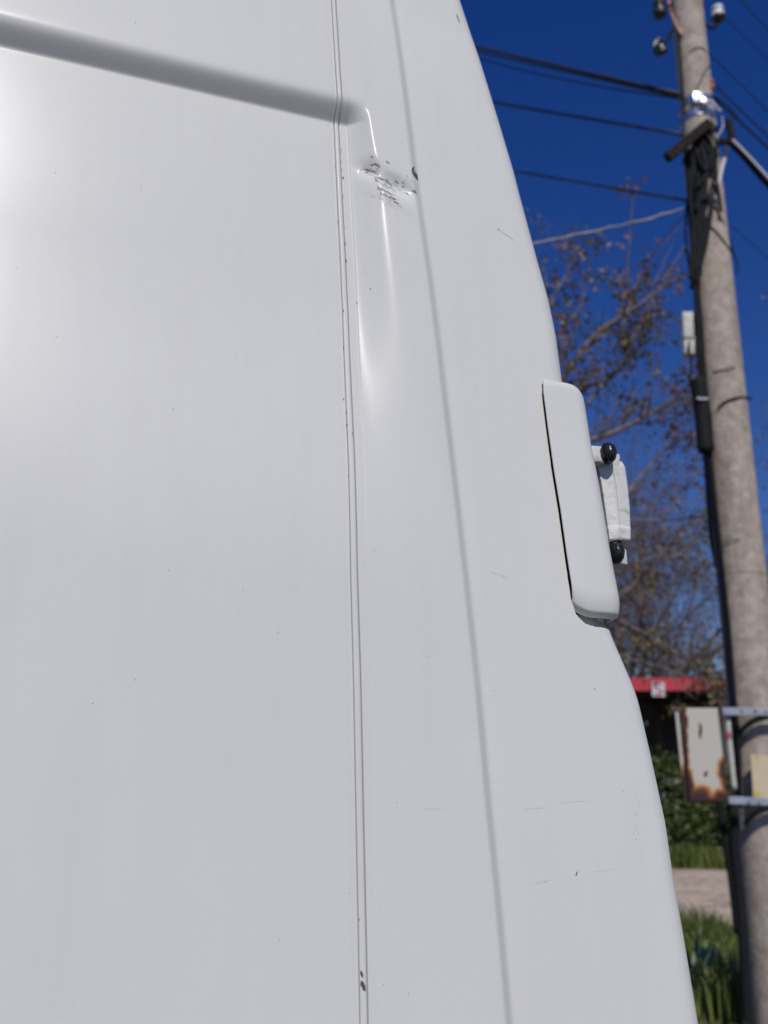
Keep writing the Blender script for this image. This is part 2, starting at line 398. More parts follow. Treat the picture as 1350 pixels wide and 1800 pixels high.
# left panel: offsets from seam
offL = [-5.2, -4.5, -3.5, -2.5, -1.6, -1.0, -.7] + [-.5 + .02 * i for i in range(22)] + [-.07 + .006 * i for i in range(9)] + [-.0165 + .0008 * i for i in range(12)] + [-.0075 + .00014 * i for i in range(54)]
offL = sorted(set(round(x, 6) for x in offL if x <= 0)) ; offL = [x for x in offL if x < -.0002] + [0.0]
P = []
for h in R_:
    s0 = seam_at(h)
    for o_ in offL:
        s = s0 + o_; P.append(W(s, h, depth(s, h)))
side = grid(P, len(R_), len(offL), 'side_panel', M_PAINT, van)
# right panel: seam -> ridge -> crease -> roll -> rear face
tA = [.00014 * i for i in range(42)] + [.0059 + .0007 * i for i in range(15)]
P = []; ncR = None
for h in R_:
    s0 = seam_at(h); sr = c_ridge(h); sc = c_crease(h); se = c_sil(h) - .51 * RB
    cols = [s0 + x for x in tA]
    b = s0 + .0168
    cols += [b + (sr + .012 - b) * i / 38 for i in range(38)]
    b = sr + .012; e = sc - .0105
    cols += [b + (e - b) * i / 24 for i in range(24)]
    cols += [e + .0006 * i for i in range(34)]
    b = e + .0006 * 34; e2 = se
    cols += [b + (e2 - b) * i / 240 for i in range(241)]
    line = []
    for s in cols:
        line.append((s, depth(s, h) - .017 * pocket(s, h)))
    w0 = line[-1][1]; 
    for k in range(1, 25):
        a = pi / 2 * k / 24
        s = se + RB * sin(a); w = w0 - RB * (1 - cos(a)); 
        line.append((s, w))
    for q in (.05, .10): line.append((se + RB + .0001 * q, w0 - RB - q))
    ncR = len(line); P += [W(s, h, w) for s, w in line]
quarter = grid(P, len(R_), ncR, 'rear_quarter_panel', M_PAINT, van)
quarter['label'] = 'rear corner panel of the van with a dent and grey scrapes near its top'
# rest of the body, built round the traced corner
def wbox(name, s0, s1, h0, h1, w0, w1, m, parent, bev=0):
    mb = MB(); M = Matrix((U, Nn, Vv)).transposed()
    mb.box(W((s0 + s1) / 2, (h0 + h1) / 2, (w0 + w1) / 2), (abs(s1 - s0), abs(w1 - w0), abs(h1 - h0)), M, bev)
    return mb.build(name, m, parent, bev > 0)
# roof: arc from side top inwards
P = []; st = [-5.2, -4, -3, -2, -1, -.5, 0.0, .06]; 
for k in range(15):
    a = pi / 2 * k / 14
    if k < 14: off = (.10 * sin(a), -.10 * (1 - cos(a)))
    for s in st: P.append(W(s, H1 + .10 * sin(a), -.004 - .10 * (1 - cos(a))))
for q in (.4, .8, 1.2, 1.6, 1.85):
    for s in st: P.append(W(s, H1 + .10 + .0, -.104 - q) + ZZ * (.03 * sin(q / 1.85 * pi) - .19 * 0))
grid(P, 20, len(st), 'roof', M_PAINT, van)
wbox('far_side_panel', -5.2, .09, H0, H1 + .09, -1.97, -2.0, M_PAINT, van)
wbox('underbody', -5.2, .25, H0 - .03, H0 + .02, -.06, -1.95, M_PLAST, van)
# rear doors follow the corner line
for k, (wa, wb_) in enumerate(((-.145, -1.03), (-1.04, -1.95))):
    P = []
    HR = [H0 + (H1 + .08 - H0) * i / 30 for i in range(31)]
    for h in HR:
        s = c_sil(min(h, .8)) - .51 * RB + RB - .012
        for q in range(9): P.append(W(s + .012 * sin(pi * q / 8) * 1.0, h, wa + (wb_ - wa) * q / 8))
    d = grid(P, 31, 9, 'rear_door', M_PAINT, van)
    hd = wbox('handle', c_sil(-.35), c_sil(-.35) + .035, -.42, -.30, wb_ * .5 + wa * .5 - .05, wb_ * .5 + wa * .5 + .05, M_PLAST, d, .008)
    gl = MB(); Pq = [W(c_sil(h) + .022, h, w) for h, w in ((.05, wa - .14), (.05, wb_ + .14), (.48, wb_ + .14), (.48, wa - .14))]
    gl.add(Pq, [(0, 1, 2, 3)]); gl.build('window', M_GLASS, d)
wbox('rear_bumper', .10, .36, H0 - .08, H0 + .10, .0, -1.97, M_PLAST, van, .02)
wbox('tail_lamp', .27, .305, -.80, -.56, -.06, -.13, M_LAMP, van, .01)
for s in (-.95, -4.3):
    for w in (-.13, -1.85):
        c = W(s, 0, w); c = Vector((c.x, c.y, .34)); ax = NH
        mb = MB(); 
        ring = []
        mb.tube([c - ax * .11, c - ax * .09, c + ax * .09, c + ax * .11], [.30, .34, .34, .30], 28)
        wh = mb.build('tyre', M_TYRE, van, False)
        mb = MB(); mb.tube([c + ax * .108, c + ax * .114, c + ax * .09], [.20, .19, .08], 24); mb.build('rim', M_RIM, wh)
# cab at the front end
mb = MB()
prof = [(-5.2, H0), (-6.15, H0), (-6.25, H0 + .35), (-6.15, H0 + .75), (-5.75, H0 + .95), (-5.2, H1 - .02)]
for w in (-.01, -1.96): mb.add([W(s, h, w) for s, h in prof], [tuple(range(6))])
n_ = len(prof); mb.add([W(s, h, w) for s, h in prof for w in (-.01, -1.96)], [(2 * i, 2 * i + 1, 2 * ((i + 1) % n_) + 1, 2 * ((i + 1) % n_)) for i in range(n_ - 1)])
cab = mb.build('cab', M_PAINT, van)
mb = MB(); a_, b_ = prof[4], prof[5]
def lp(q): return (a_[0] + (b_[0] - a_[0]) * q - .012, a_[1] + (b_[1] - a_[1]) * q + .012)
mb.add([W(*lp(.08), -.12), W(*lp(.08), -1.85), W(*lp(.72), -1.80), W(*lp(.72), -.17)], [(0, 1, 2, 3)]); mb.build('windscreen', M_GLASS, cab)
mb = MB(); mb.add([W(-5.72, H0 + 1.0, .002), W(-5.3, H0 + 1.0, .002), W(-5.3, H0 + 1.55, .002), W(-5.42, H0 + 1.5, .002)], [(0, 1, 2, 3)]); mb.build('side_window', M_GLASS, cab)
# --- hinge cover
CV = .0068 - STEP
cvL = curve([(955.5, 664), (956, 688), (964, 752), (974.7, 827), (986.7, 899), (997, 973), (1006.7, 1035), (1012, 1056)], CV, .004)
cvR = curve([(1018, 664), (1024, 696), (1029, 728), (1037, 779), (1048, 832), (1058.7, 896), (1068, 952), (1077, 1000), (1090, 1067), (1091, 1080)], CV, .012)
RC = .022
hT = pl(956, 664, CV)[1]; hB = pl(1030, 1065, CV)[1]
P = []; nb, nc = 120, 60
cr = .013    # lower corner radius
for j in range(-8, nb + 1):
    P_row = []
    for i in range(nc + 1):
        # arc-length position across: flat then roll
        tt = i / nc
        jj = max(j, 0) / nb
        # outline heights at this column
        if tt < .5: s_rel = tt / .5
        else: s_rel = 1
        hl = hB
        # bottom left corner round
        h_lo = hB + cr * (1 - sqrt(max(0, 1 - (1 - min(tt * 3.2, 1)) ** 2)))
        ang = max(0, (tt - .5) / .5) * radians(115)
        h_hi = hT - .0015 * tt - .022 * (min(max((tt - .38) / .62, 0), 1)) ** 2.0
        h = h_lo + (h_hi - h_lo) * jj
        sL = cvL(h); sR = cvR(h); s0 = sR - .51 * RC
        if s0 < sL + .004: s0 = sL + .004
        if tt <= .5:
            s = sL + (s0 - sL) * (tt / .5); w = CV + .0012 * sin(tt / .5 * pi / 2)
            # edge turns in
        else:
            s = s0 + RC * sin(ang); w = CV + .0012 - RC * (1 - cos(ang))
        e = 0
        # lower lip: bottom rows tuck towards the body
        if j < 8:
            q = (8 - j) / 16.0; a2 = min(q / .4, 1) * radians(62)
            rr = .005; ext_ = max(q - .4, 0) / .6 * .0095
            dirn = (sin(ang), cos(ang))
            h2 = h - rr * sin(a2) - ext_ * .47
            inn = rr * (1 - cos(a2)) + ext_ * .88
            s -= dirn[0] * inn; w -= dirn[1] * inn; h = h2
        if j > nb - 4:
            q = (j - (nb - 4)) / 4; dirn = (sin(ang), cos(ang)); inn = .0022 * q * q
            s -= dirn[0] * inn; w -= dirn[1] * inn
        P_row.append(W(s, h, w + crown(h)))
    P += P_row
nr = nb + 9
cover = grid(P, nr, nc + 1, 'hinge_cover', M_PAINT, van)
md = cover.modifiers.new('thick', 'SOLIDIFY'); md.thickness = .0014; md.offset = -1
cover['label'] = 'long white curved cover over the door hinge on the corner edge'
# black strip added under the cover edge to deepen the shade in the gap
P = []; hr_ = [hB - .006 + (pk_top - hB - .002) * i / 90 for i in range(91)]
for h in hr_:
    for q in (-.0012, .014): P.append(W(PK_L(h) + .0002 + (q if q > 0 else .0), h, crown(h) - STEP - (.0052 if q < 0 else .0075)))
grid(P, 91, 2, 'gap_shade_strip', M_RUB, van)
# --- hinge behind it, fixed to the door
hinge_par = cover
MW = Matrix((U, Nn, Vv)).transposed()
HW = -.050
def hp(px, py, w=HW): s, h = pl(px, py, w); return W(s, h, w)
mb = MB()
# swinging arm: loft of a bevelled section, following the traced outline
sec = []
for (pyc, xl, xr, dep) in ((812, 1044, 1087, .010), (822, 1046, 1090, .012), (850, 1052, 1094, .012), (890, 1058, 1098, .012), (920, 1062, 1099, .012), (928, 1063, 1099.5, .012), (933, 1062, 1098, .0145), (952, 1064, 1097.5, .0145), (954, 1065, 1096.5, .013)):
    l = Vector((*pl(xl, pyc, HW),)); r = Vector((*pl(xr, pyc, HW),))
    mid = l[0] + (r[0] - l[0]) * .45
    sec.append([(l[0], HW + dep - .006), (mid - .0015, HW + dep - .0010), (mid, HW + dep - .0022), (mid + .0012, HW + dep), (r[0] - .003, HW + dep), (r[0] - .0008, HW + dep - .0010), (r[0], HW + dep - .003), (r[0], HW - .006), (l[0], HW - .006)]); sec[-1].append(l[1])
V = []; 
for sct in sec:
    hh = sct[-1]
    for s, w in sct[:-1]: V.append(W(s, hh, w))
k = 9
F = [(i * k + j, i * k + (j + 1) % k, (i + 1) * k + (j + 1) % k, (i + 1) * k + j) for i in range(len(sec) - 1) for j in range(k)] + [tuple(range(k)), tuple(reversed([(len(sec) - 1) * k + j for j in range(k)]))]
mb.add(V, F)
arm = mb.build('hinge_arm', M_HINGE, van); arm['label'] = 'white cast hinge arm sticking out behind the cover'
bv = arm.modifiers.new('bevel', 'BEVEL'); bv.width = .0007; bv.segments = 2; bv.limit_method = 'ANGLE'
def bracket(px0, px1, py0, py1, w0, w1, tilt=0, name='hinge_bracket'):
    a = pl(px0, (py0 + py1) / 2, w0); b = pl(px1, (py0 + py1) / 2, w0)
    t_ = pl((px0 + px1) / 2, py0, w0)[1]; bt = pl((px0 + px1) / 2, py1, w0)[1]
    mb = MB(); M = MW @ Matrix.Rotation(tilt, 3, 'Y')
    mb.box(W((a[0] + b[0]) / 2, (t_ + bt) / 2, (w0 + w1) / 2), (b[0] - a[0], abs(w1 - w0), t_ - bt), M, .0022)
    return mb.build(name, M_HINGE, arm, True)
bracket(1036, 1062, 783, 812, HW + .018, HW - .012, radians(-4))
bracket(1062, 1090, 793, 819, HW + .012, HW - .010, radians(12))
bracket(1058, 1103, 962, 990, HW + .006, HW - .014, radians(2))
def knob(px, py, rx, ry, w):
    sc = (hp(px, py, w) - CAM).length / FPX * 1.02
    mb = MB(); mb.ball(hp(px, py, w), (rx * sc, .011, ry * sc), MW, 28, 18, .10)
    c = hp(px, py, w)
    return mb.build('rubber_cap', M_RUB, arm, True)
knob(1068.5, 797, 13.5, 18.5, HW + .020)
knob(1082.5, 972, 13.5, 19, HW + .014)
for a_, b_ in (((1074, 822), (1074, 806)), ((1082, 948), (1083, 968))):
    mb = MB(); mb.tube([hp(*a_, HW + .004), hp(*b_, HW + .004)], .006, 14); mb.build('pin', M_RUSTD, arm)
wbox('hinge_mount', pl(1040, 880, HW)[0] - .03, pl(1050, 880, HW)[0], pl(1040, 985, HW)[1], pl(1040, 800, HW)[1], HW - .004, HW - .06, M_PLAST, arm, .003)
# --- scrapes
def surf(px, py):
    s, h = pl(px, py, 0)
    for _ in range(6):
        w = depth(s, h); s, h = pl(px, py, w)
    return s, h, depth(s, h)
def stroke(mb, pts, wd, rg, off=.00035, dens=4):
    """a ragged flake of missing paint following the skin"""
    P = []
    for i in range(len(pts) - 1):
        a, b = pts[i], pts[i + 1]; L_ = math.hypot(b[0] - a[0], b[1] - a[1]); n = max(2, int(L_ / 1.3))
        for k in range(n): P.append((a[0] + (b[0] - a[0]) * k / n, a[1] + (b[1] - a[1]) * k / n))
    P.append(pts[-1]); n = len(P); L = []; R = []
    for i, p in enumerate(P):
        q = i / max(1, n - 1); a = P[max(0, i - 1)]; b = P[min(n - 1, i + 1)]
        d = Vector((b[0] - a[0], b[1] - a[1])).normalized(); nn = Vector((-d.y, d.x))
        ww = wd * .6 * (sin(pi * min(max(q, .03), .97)) ** .5)
        l = nn * ww * rg.uniform(.35, 1.35); r = nn * ww * rg.uniform(.35, 1.35)
        L.append((p[0] + l.x, p[1] + l.y)); R.append((p[0] - r.x, p[1] - r.y))
    V = []
    for l, r in zip(L, R):
        for q in (l, r):
            s, h, w = surf(*q); V.append(W(s, h, w + off))
    mb.add(V, [(2 * i, 2 * i + 1, 2 * i + 3, 2 * i + 2) for i in range(n - 1)])
rg = random.Random(4)
Z = lambda L_: [(560 + x / 6.136, 120 + y / 6.136) for x, y in L_]
mid = MB(); dark = MB(); light = MB()
for pts, wd in (([(555, 1047), (600, 1030), (635, 1042), (662, 1068)], 3.0), ([(490, 1090), (560, 1100), (640, 1130)], 2.2), ([(500, 1122), (532, 1130)], 2.5), ([(520, 1108), (600, 1128), (632, 1140)], 1.6),
                ([(598, 1175), (660, 1185), (740, 1218), (792, 1272)], 2.0), ([(608, 1190), (642, 1226)], 3.2), ([(640, 1180), (700, 1210)], 1.2),
                ([(630, 1288), (690, 1310)], 3.6), ([(680, 1305), (740, 1335), (800, 1370)], 1.3), ([(665, 1335), (690, 1358)], 2.2), ([(690, 1360), (745, 1382)], 2.4), ([(750, 1385), (790, 1395), (835, 1418)], 3.0),
                ([(806, 1435), (870, 1466)], 2.0), ([(725, 997), (765, 1030)], 2.6), ([(560, 948), (592, 960)], 2.0), ([(820, 1213), (860, 1243)], 1.8), ([(1000, 1318), (1030, 1330), (1056, 1345)], 3.4), ([(940, 1340), (972, 1358)], 1.8), ([(900, 1272), (922, 1286)], 2.2), ([(950, 1160), (962, 1170)], 1.8), ([(895, 1232), (918, 1240)], 1.4)):
    stroke(mid, Z(pts), wd, rg)
stroke(dark, Z([(1030, 1062), (1018, 1090), (1030, 1120), (1046, 1150), (1060, 1180), (1068, 1208)]), 4.5, rg)
stroke(dark, Z([(1012, 1075), (1014, 1105), (1030, 1140), (1046, 1175)]), 3.5, rg)
stroke(mid, Z([(1020, 1085), (1022, 1130), (1045, 1175)]), 3.4, rg)
for pts, wd in (([(856, 1480), (892, 1500)], .9), ([(640, 1225), (780, 1290)], .7), ([(700, 1215), (780, 1250)], .7), ([(985, 1210), (1012, 1232)], .8), ([(900, 1250), (960, 1275)], .7), ([(540, 1142), (600, 1150)], 1.0)):
    stroke(light, Z(pts), wd, rg)
for i in range(46):
    x = rg.gauss(745, 45); y = rg.gauss(1440, 50); stroke(mid if rg.random() < .4 else light, Z([(x, y), (x + 4, y + 5)]), rg.uniform(.7, 1.5), rg)
for i in range(26):
    x = rg.gauss(960, 55); y = rg.gauss(1260, 40); stroke(light, Z([(x, y), (x + 5, y + 5)]), rg.uniform(.6, 1.4), rg)
for i in range(34):
    x = rg.gauss(720, 60); y = rg.gauss(1290, 70); L0 = rg.uniform(15, 60)
    stroke(light, Z([(x, y), (x + L0 * .55, y + L0 * .22), (x + L0, y + L0 * .5)]), rg.uniform(.4, 1.1), rg)
for i in range(16):
    x = rg.gauss(590, 30); y = rg.gauss(1100, 22); L0 = rg.uniform(15, 50)
    stroke(light, Z([(x, y), (x + L0 * .6, y + L0 * .1), (x + L0, y + L0 * .25)]), rg.uniform(.4, 1.0), rg)
# chips along the seam
for x, y, l, wd in ((598.5, 262, 7, 1.6), (599.5, 283, 4, 1.2), (600.5, 297, 3, 1.2), (601.8, 311, 4, 3.0), (602.5, 345, 5, 1.1), (603.5, 360, 5, 1.0), (606, 428, 4, 1.0), (603.5, 545, 3.5, 1.7), (603.5, 700, 4, 1.3), (631.0, 1614, 4, 1.8)):
    stroke(dark, [(x, y), (x + .6, y + l)], wd, rg, .0006)
for i in range(12):
    y = rg.uniform(255, 900); q = np.interp(y, [216, 400, 700, 1000, 1200, 1450, 1800], [598, 604.8, 617, 628, 634, 639, 647]); 
    if rg.random() < .4: q = np.interp(y, [216, 400, 700, 1000, 1200, 1450, 1800], [585, 594, 607, 617, 623, 627, 632])
    stroke(mid, [(q, y), (q + .5, y + rg.uniform(2, 9))], rg.uniform(.5, .9), rg, .0006)
stroke(dark, [(633.5, 1706), (635.5, 1712), (638, 1717)], 3.6, rg, .001); stroke(dark, [(634.5, 1724), (637.5, 1732), (641.5, 1741)], 5.4, rg, .001)
# corner panel marks
stroke(mid, [(802, 25), (805, 32), (808, 40)], 2.6, rg)
stroke(dark, [(875, 402), (877, 404)], 2.4, rg); stroke(light, [(877, 404), (890, 413), (903, 422)], .6, rg)
stroke(dark, [(1014, 1532), (1012.5, 1540)], 2.2, rg)
for a, b, wd in (((935, 1555), (970, 1546), .5), ((1035, 1534), (1085, 1528), .3), ((918, 1424), (960, 1420), .4), ((980, 1412), (1035, 1408), .35), ((742, 1423), (782, 1423), .4), ((860, 1005), (895, 1018), .5)):
    stroke(light, [a, ((a[0] + b[0]) / 2 + 2, (a[1] + b[1]) / 2 - 1), b], wd, rg, .0002)
def specks(cx, cy, sx, sy, n, lo, hi, mbx):
    for i in range(n):
        x = rg.gauss(cx, sx); y = rg.gauss(cy, sy); stroke(mbx, [(x, y), (x + rg.uniform(-.6, .6), y + rg.uniform(.8, 2.4))], rg.uniform(lo, hi), rg, .0002)
specks(818, 640, 12, 55, 40, .6, 1.3, light); specks(800, 570, 6, 30, 20, .6, 1.1, light)
specks(845, 1010, 8, 60, 30, .6, 1.2, light); specks(1110, 1400, 8, 55, 45, .6, 1.2, light); specks(1122, 1440, 5, 40, 16, .7, 1.3, mid)
for i in range(26):
    x = rg.uniform(10, 960); y = rg.uniform(300, 1780); mbx = mid if rg.random() < .35 else light
    if x > 590 + (y) * .03 and x > 800 and x > 690 + .115 * y + 60: continue
    stroke(mbx, [(x, y), (x + .5, y + 1.6)], rg.uniform(.9, 1.9), rg, .0002)
for x, y, wd in ((650.5, 507, 2.6), (643, 477, 1.6), (627, 531, 1.8), (305, 718, 2.6), (238, 1194, 2.2), (163, 1235, 2.0), (56, 1320, 1.6), (1124, 1247, 1.4), (1045, 1210, 1.8), (698, 1410, 2), (247, 332, 1.8), (98, 303, 1.6), (238, 39, 1.8)):
    stroke(mid, [(x, y), (x + .4, y + 2.2)], wd, rg, .0002)
for mbx, m_, nm in ((mid, M_SCR, 'paint_scrape'), (dark, M_SCRD, 'paint_chip'), (light, M_SCRL, 'scuff_mark')):
    tag(mbx.build(nm, m_, quarter), kind='stuff')
# ------------------------------------------------------------------ UTILITY POLE
PY = 8.0
b0 = at(1379, 1800, PY); t0 = at(1206.5, 0, PY)
pdir = (t0 - b0)
def pole_at(z): return b0 + pdir * ((z - b0.z) / pdir.z)
def pole_r(z): return .213 - (.213 - .139) * (z) / (t0.z)
pole = thing('utility_pole', 'tall tapered concrete utility pole with clamps, brackets and cables beside the van', 'utility pole', (b0.x, b0.y, 0))
mb = MB(); zs = [-.3 + i * .12 for i in range(84)]
mb.tube([pole_at(z) for z in zs], [pole_r(z) + .0012 * noise.noise(Vector((0, 0, z * 3))) for z in zs], 48)
mb.build('shaft', M_CONC, pole, True)
def ringpath(z, tilt=.0, ex=.006, a0=0, a1=2 * pi, n=40, tdir=0):
    c = pole_at(z); r = pole_r(z) + ex; out = []
    for i in range(n + 1):
        a = a0 + (a1 - a0) * i / n
        out.append(c + Vector((cos(a) * r, sin(a) * r, tilt * cos(a - tdir) * r)))
    return out
def zpy(py, x=1250): return at(x, py, PY - .17).z
def band(z, h, ex, m, name, tilt=0, parent=None):
    mb = MB(); P = []; n = 48
    for (dz, e) in ((-h / 2, ex * .3), (-h / 2, ex), (h / 2, ex), (h / 2, ex * .3)):
        for i in range(n):
            a = 2 * pi * i / n; r = pole_r(z) + e; c = pole_at(z + dz)
            P.append(c + Vector((cos(a) * r, sin(a) * r, tilt * cos(a) * r)))
    mb.add(P, [(j * n + i, j * n + (i + 1) % n, (j + 1) * n + (i + 1) % n, (j + 1) * n + i) for j in range(3) for i in range(n)])
    return mb.build(name, m, parent or pole)
# bright clamp: two bands and a tension block
zc1, zc2 = zpy(167, 1215), zpy(192, 1215)
cl = band(zc1, .075, .008, M_STEEL, 'clamp_band'); band(zc2, .065, .008, M_STEEL, 'clamp_band')
def fr(px, py, extra=0.0):
    """point on the front of the pole seen at that spot"""
    p = at(px, py, PY); 
    for _ in range(3):
        c = pole_at(p.z); r = pole_r(p.z) + extra; dx = max(-r, min(r, p.x - c.x)); y = c.y - sqrt(max(0, r * r - dx * dx)); p = at(px, py, y)
    return p
mb = MB(); mb.box(fr(1238, 181, .03), (.085, .06, .07), Matrix.Rotation(.5, 3, 'Y'), .012); mb.box(fr(1228, 172, .015), (.10, .02, .11), None, .006)
mb.build('clamp_block', M_STEEL, pole, True)
# weathered conduit and cable runs
def run(name, pts, r, m, parent=pole, n=8, smooth=True):
    mb = MB(); P = [Vector(p) for p in pts]; out = []
    for i in range(len(P) - 1):
        p0 = P[max(i - 1, 0)]; p1 = P[i]; p2 = P[i + 1]; p3 = P[min(i + 2, len(P) - 1)]
        for k in range(6):
            t_ = k / 6; t2 = t_ * t_; t3 = t2 * t_
            out.append(.5 * ((2 * p1) + (p2 - p0) * t_ + (2 * p0 - 5 * p1 + 4 * p2 - p3) * t2 + (3 * p1 - p0 - 3 * p2 + p3) * t3))
    out.append(P[-1]); mb.tube(out, r, n); return mb.build(name, m, parent, True)
def side(px, py, dy=.05): return at(px, py, PY - dy)
run('conduit', [side(1213, 335), side(1222, 450), side(1233, 600, .07), side(1246, 800, .09), side(1259, 950, .1), side(1274, 1100, .1), side(1287, 1230, .1), side(1291, 1300, .1), side(1294, 1410, .1)], .026, M_PLAST)
run('riser_cable', [side(1226, 250, .16), side(1226, 330, .17), side(1222, 400, .18), side(1226, 500, .17), side(1238, 650, .14), side(1249, 800, .15), side(1266, 960, .16), side(1281, 1100, .16), side(1292, 1235, .17), side(1298, 1300, .17), side(1302, 1420, .16)], .016, M_BLACK)
run('riser_cable', [side(1243, 270, .17), side(1238, 360, .18), side(1234, 430, .17), side(1226, 500, .12), side(1227, 560, .08), side(1229, 620, .08), side(1232, 690, .05), side(1237, 760, .03), side(1242, 830, .02), side(1247, 900, .02), side(1253, 960, .04), side(1262, 1000, .08)], .020, M_BLACK)
run('riser_cable', [side(1224, 232, .16), side(1240, 290, .2), side(1238, 350, .19), side(1231, 420, .15)], .024, M_BLACK)
run('riser_cable', [side(1236, 215, .19), side(1250, 260, .17), side(1258, 310, .12), side(1248, 380, .18), side(1240, 430, .17)], .022, M_BLACK)
run('riser_cable', [side(1208, 355, .05), side(1205, 410, .05), side(1210, 460, .05), side(1218, 500, .05)], .009, M_BLACK)
run('riser_cable', [side(1206, 260, .1), side(1212, 330, .1), side(1216, 400, .1), side(1222, 470, .1), side(1226, 540, .1)], .026, M_BLACK)
run('riser_cable', [side(1283, 1405, .12), side(1290, 1440, .14), side(1292, 1500, .13), side(1302, 1600, .12), side(1309, 1700, .12), side(1315, 1830, .1)], .036, M_BLACK)
run('riser_cable', [side(1262, 1408, .1), side(1272, 1460, .1), side(1285, 1540, .1), side(1296, 1640, .1)], .026, M_BLACK)
run('tie_wire', [fr(1262, 718, .01), fr(1275, 706, .01), fr(1295, 699, .01), fr(1312, 699, .01), fr(1321, 702, .01)], .009, M_BLACK)
run('tie_wire', [fr(1253, 653, .005), fr(1270, 651, .005), fr(1290, 646, .005), fr(1310, 650, .005)], .004, M_RUSTD)
run('tie_wire', [fr(1292, 1305, .012), fr(1302, 1285, .012), fr(1320, 1268, .012), fr(1345, 1258, .012), fr(1370, 1256, .012)], .015, M_BLACK)
run('tie_wire', [fr(1308, 1448, .012), fr(1320, 1436, .012), fr(1336, 1424, .012), fr(1360, 1418, .012)], .013, M_BLACK)
run('tie_wire', [fr(1268, 952, .002), fr(1300, 948, .002), fr(1345, 952, .002)], .003, M_RUSTD)
run('tie_wire', [fr(1240, 355, .008), fr(1255, 362, .008), fr(1268, 385, .008), fr(1280, 410, .008), fr(1291, 450, .008)], .006, M_BLACK)
run('tie_wire', [fr(1246, 395, .008), fr(1262, 410, .008), fr(1278, 432, .008), at(1294, 455, PY - .02), at(1297, 480, PY)], .006, M_BLACK)
run('tie_wire', [fr(1212, 92, .006), fr(1222, 85, .006), fr(1234, 84, .006), fr(1241, 92, .006)], .004, M_BLACK)
run('tie_wire', [fr(1192, 42, .008), fr(1195, 80, .008), fr(1199, 130, .008), fr(1203, 200, .008)], .008, M_BLACK)
run('copper_strip', [fr(1173, -20, .01), fr(1178, 15, .01), fr(1188, 42, .01), fr(1199, 62, .01)], .011, M_COPPER)
run('strap', [at(1284, 236, PY - .10), fr(1278, 262, .02), fr(1268, 300, .02), fr(1262, 330, .012), fr(1258, 352, .01)], .018, M_STRAP)
run('strap', [fr(1213, 364, .015), fr(1226, 361, .03), fr(1240, 355, .02)], .010, M_GALV)
run('strap', [fr(1220, 372, .02), fr(1219, 382, .02), fr(1222, 391, .02)], .012, M_GALV)
run('strap', [fr(1236, 400, .05), fr(1239, 418, .05), fr(1240, 422, .05)], .012, M_GALV)
run('strap', [at(1250, 176, PY - .2), at(1258, 188, PY - .2), at(1268, 196, PY - .2)], .013, M_STEEL)
run('strap', [at(1269, 205, PY - .2), at(1271, 222, PY - .2), at(1262, 240, PY - .2), at(1256, 252, PY - .18)], .007, M_GALV)
for pp, rr_ in (([(1232, 225), (1228, 260), (1236, 300), (1232, 350)], .04), ([(1244, 228), (1252, 262), (1243, 300), (1236, 340), (1235, 420), (1229, 480)], .042), 
                ([(1240, 330), (1233, 380), (1232, 430), (1228, 500)], .05), ([(1225, 300), (1214, 340), (1220, 390), (1226, 440), (1222, 500)], .03), ([(1250, 300), (1262, 290), (1258, 265), (1246, 262)], .018),
                ([(1228, 500), (1230, 560), (1232, 640), (1238, 690)], .018)):
    rq = random.Random(int(rr_ * 1e4) + len(pp)); nn_ = max(2, int(rr_ / .008))
    for k_ in range(nn_):
        ox, oy = rq.gauss(0, rr_ * .42) - .012, rq.gauss(0, rr_ * .3)
        run('riser_cable', [side(x_, y_, .19) + Vector((ox + rq.gauss(0, .014), oy, rq.gauss(0, .02))) for x_, y_ in pp], rq.uniform(.007, .015), M_BLACK)
for pp, dy_ in (([(1222, 262), (1240, 300), (1254, 270), (1262, 250)], .22), ([(1226, 330), (1243, 300), (1250, 255), (1241, 236)], .21), ([(1228, 245), (1244, 262), (1256, 300), (1262, 330), (1268, 372)], .2), ([(1224, 370), (1232, 352), (1246, 345), (1257, 300)], .22)):
    run('riser_cable', [side(x_, y_, dy_) for x_, y_ in pp], .014, M_BLACK)
# slanting bracket through the pole head
def bar(name, a, b, wd, hgt, m, parent=pole):
    a = Vector(a); b = Vector(b); d = b - a; x = d.normalized(); up = Vector((0, 0, 1)); y = up.cross(x).normalized(); z_ = x.cross(y)
    M = Matrix((x, y, z_)).transposed(); mb = MB(); mb.box((a + b) / 2, (d.length, wd, hgt), M, min(wd, hgt) * .12); return mb.build(name, m, parent)
bar('bracket_arm', at(1173, 277, PY - .30), at(1247, 216, PY - .22), .06, .085, M_RUSTD)
bar('bracket_arm', at(1172, 281, PY - .26), at(1196, 262, PY - .24), .03, .05, M_RUSTD)
bar('bracket_arm', at(1262, 250, PY - .1), at(1292, 246, PY - .15), .04, .05, M_RUSTD)
bar('bracket_arm', at(1280, 210, PY - .12), at(1287, 245, PY - .12), .05, .05, M_RUSTD)
band(zpy(236, 1220), .05, .010, M_RUSTD, 'pole_band', .9)
band(zpy(1006, 1280), .004, .001, M_RUSTD, 'pole_band')
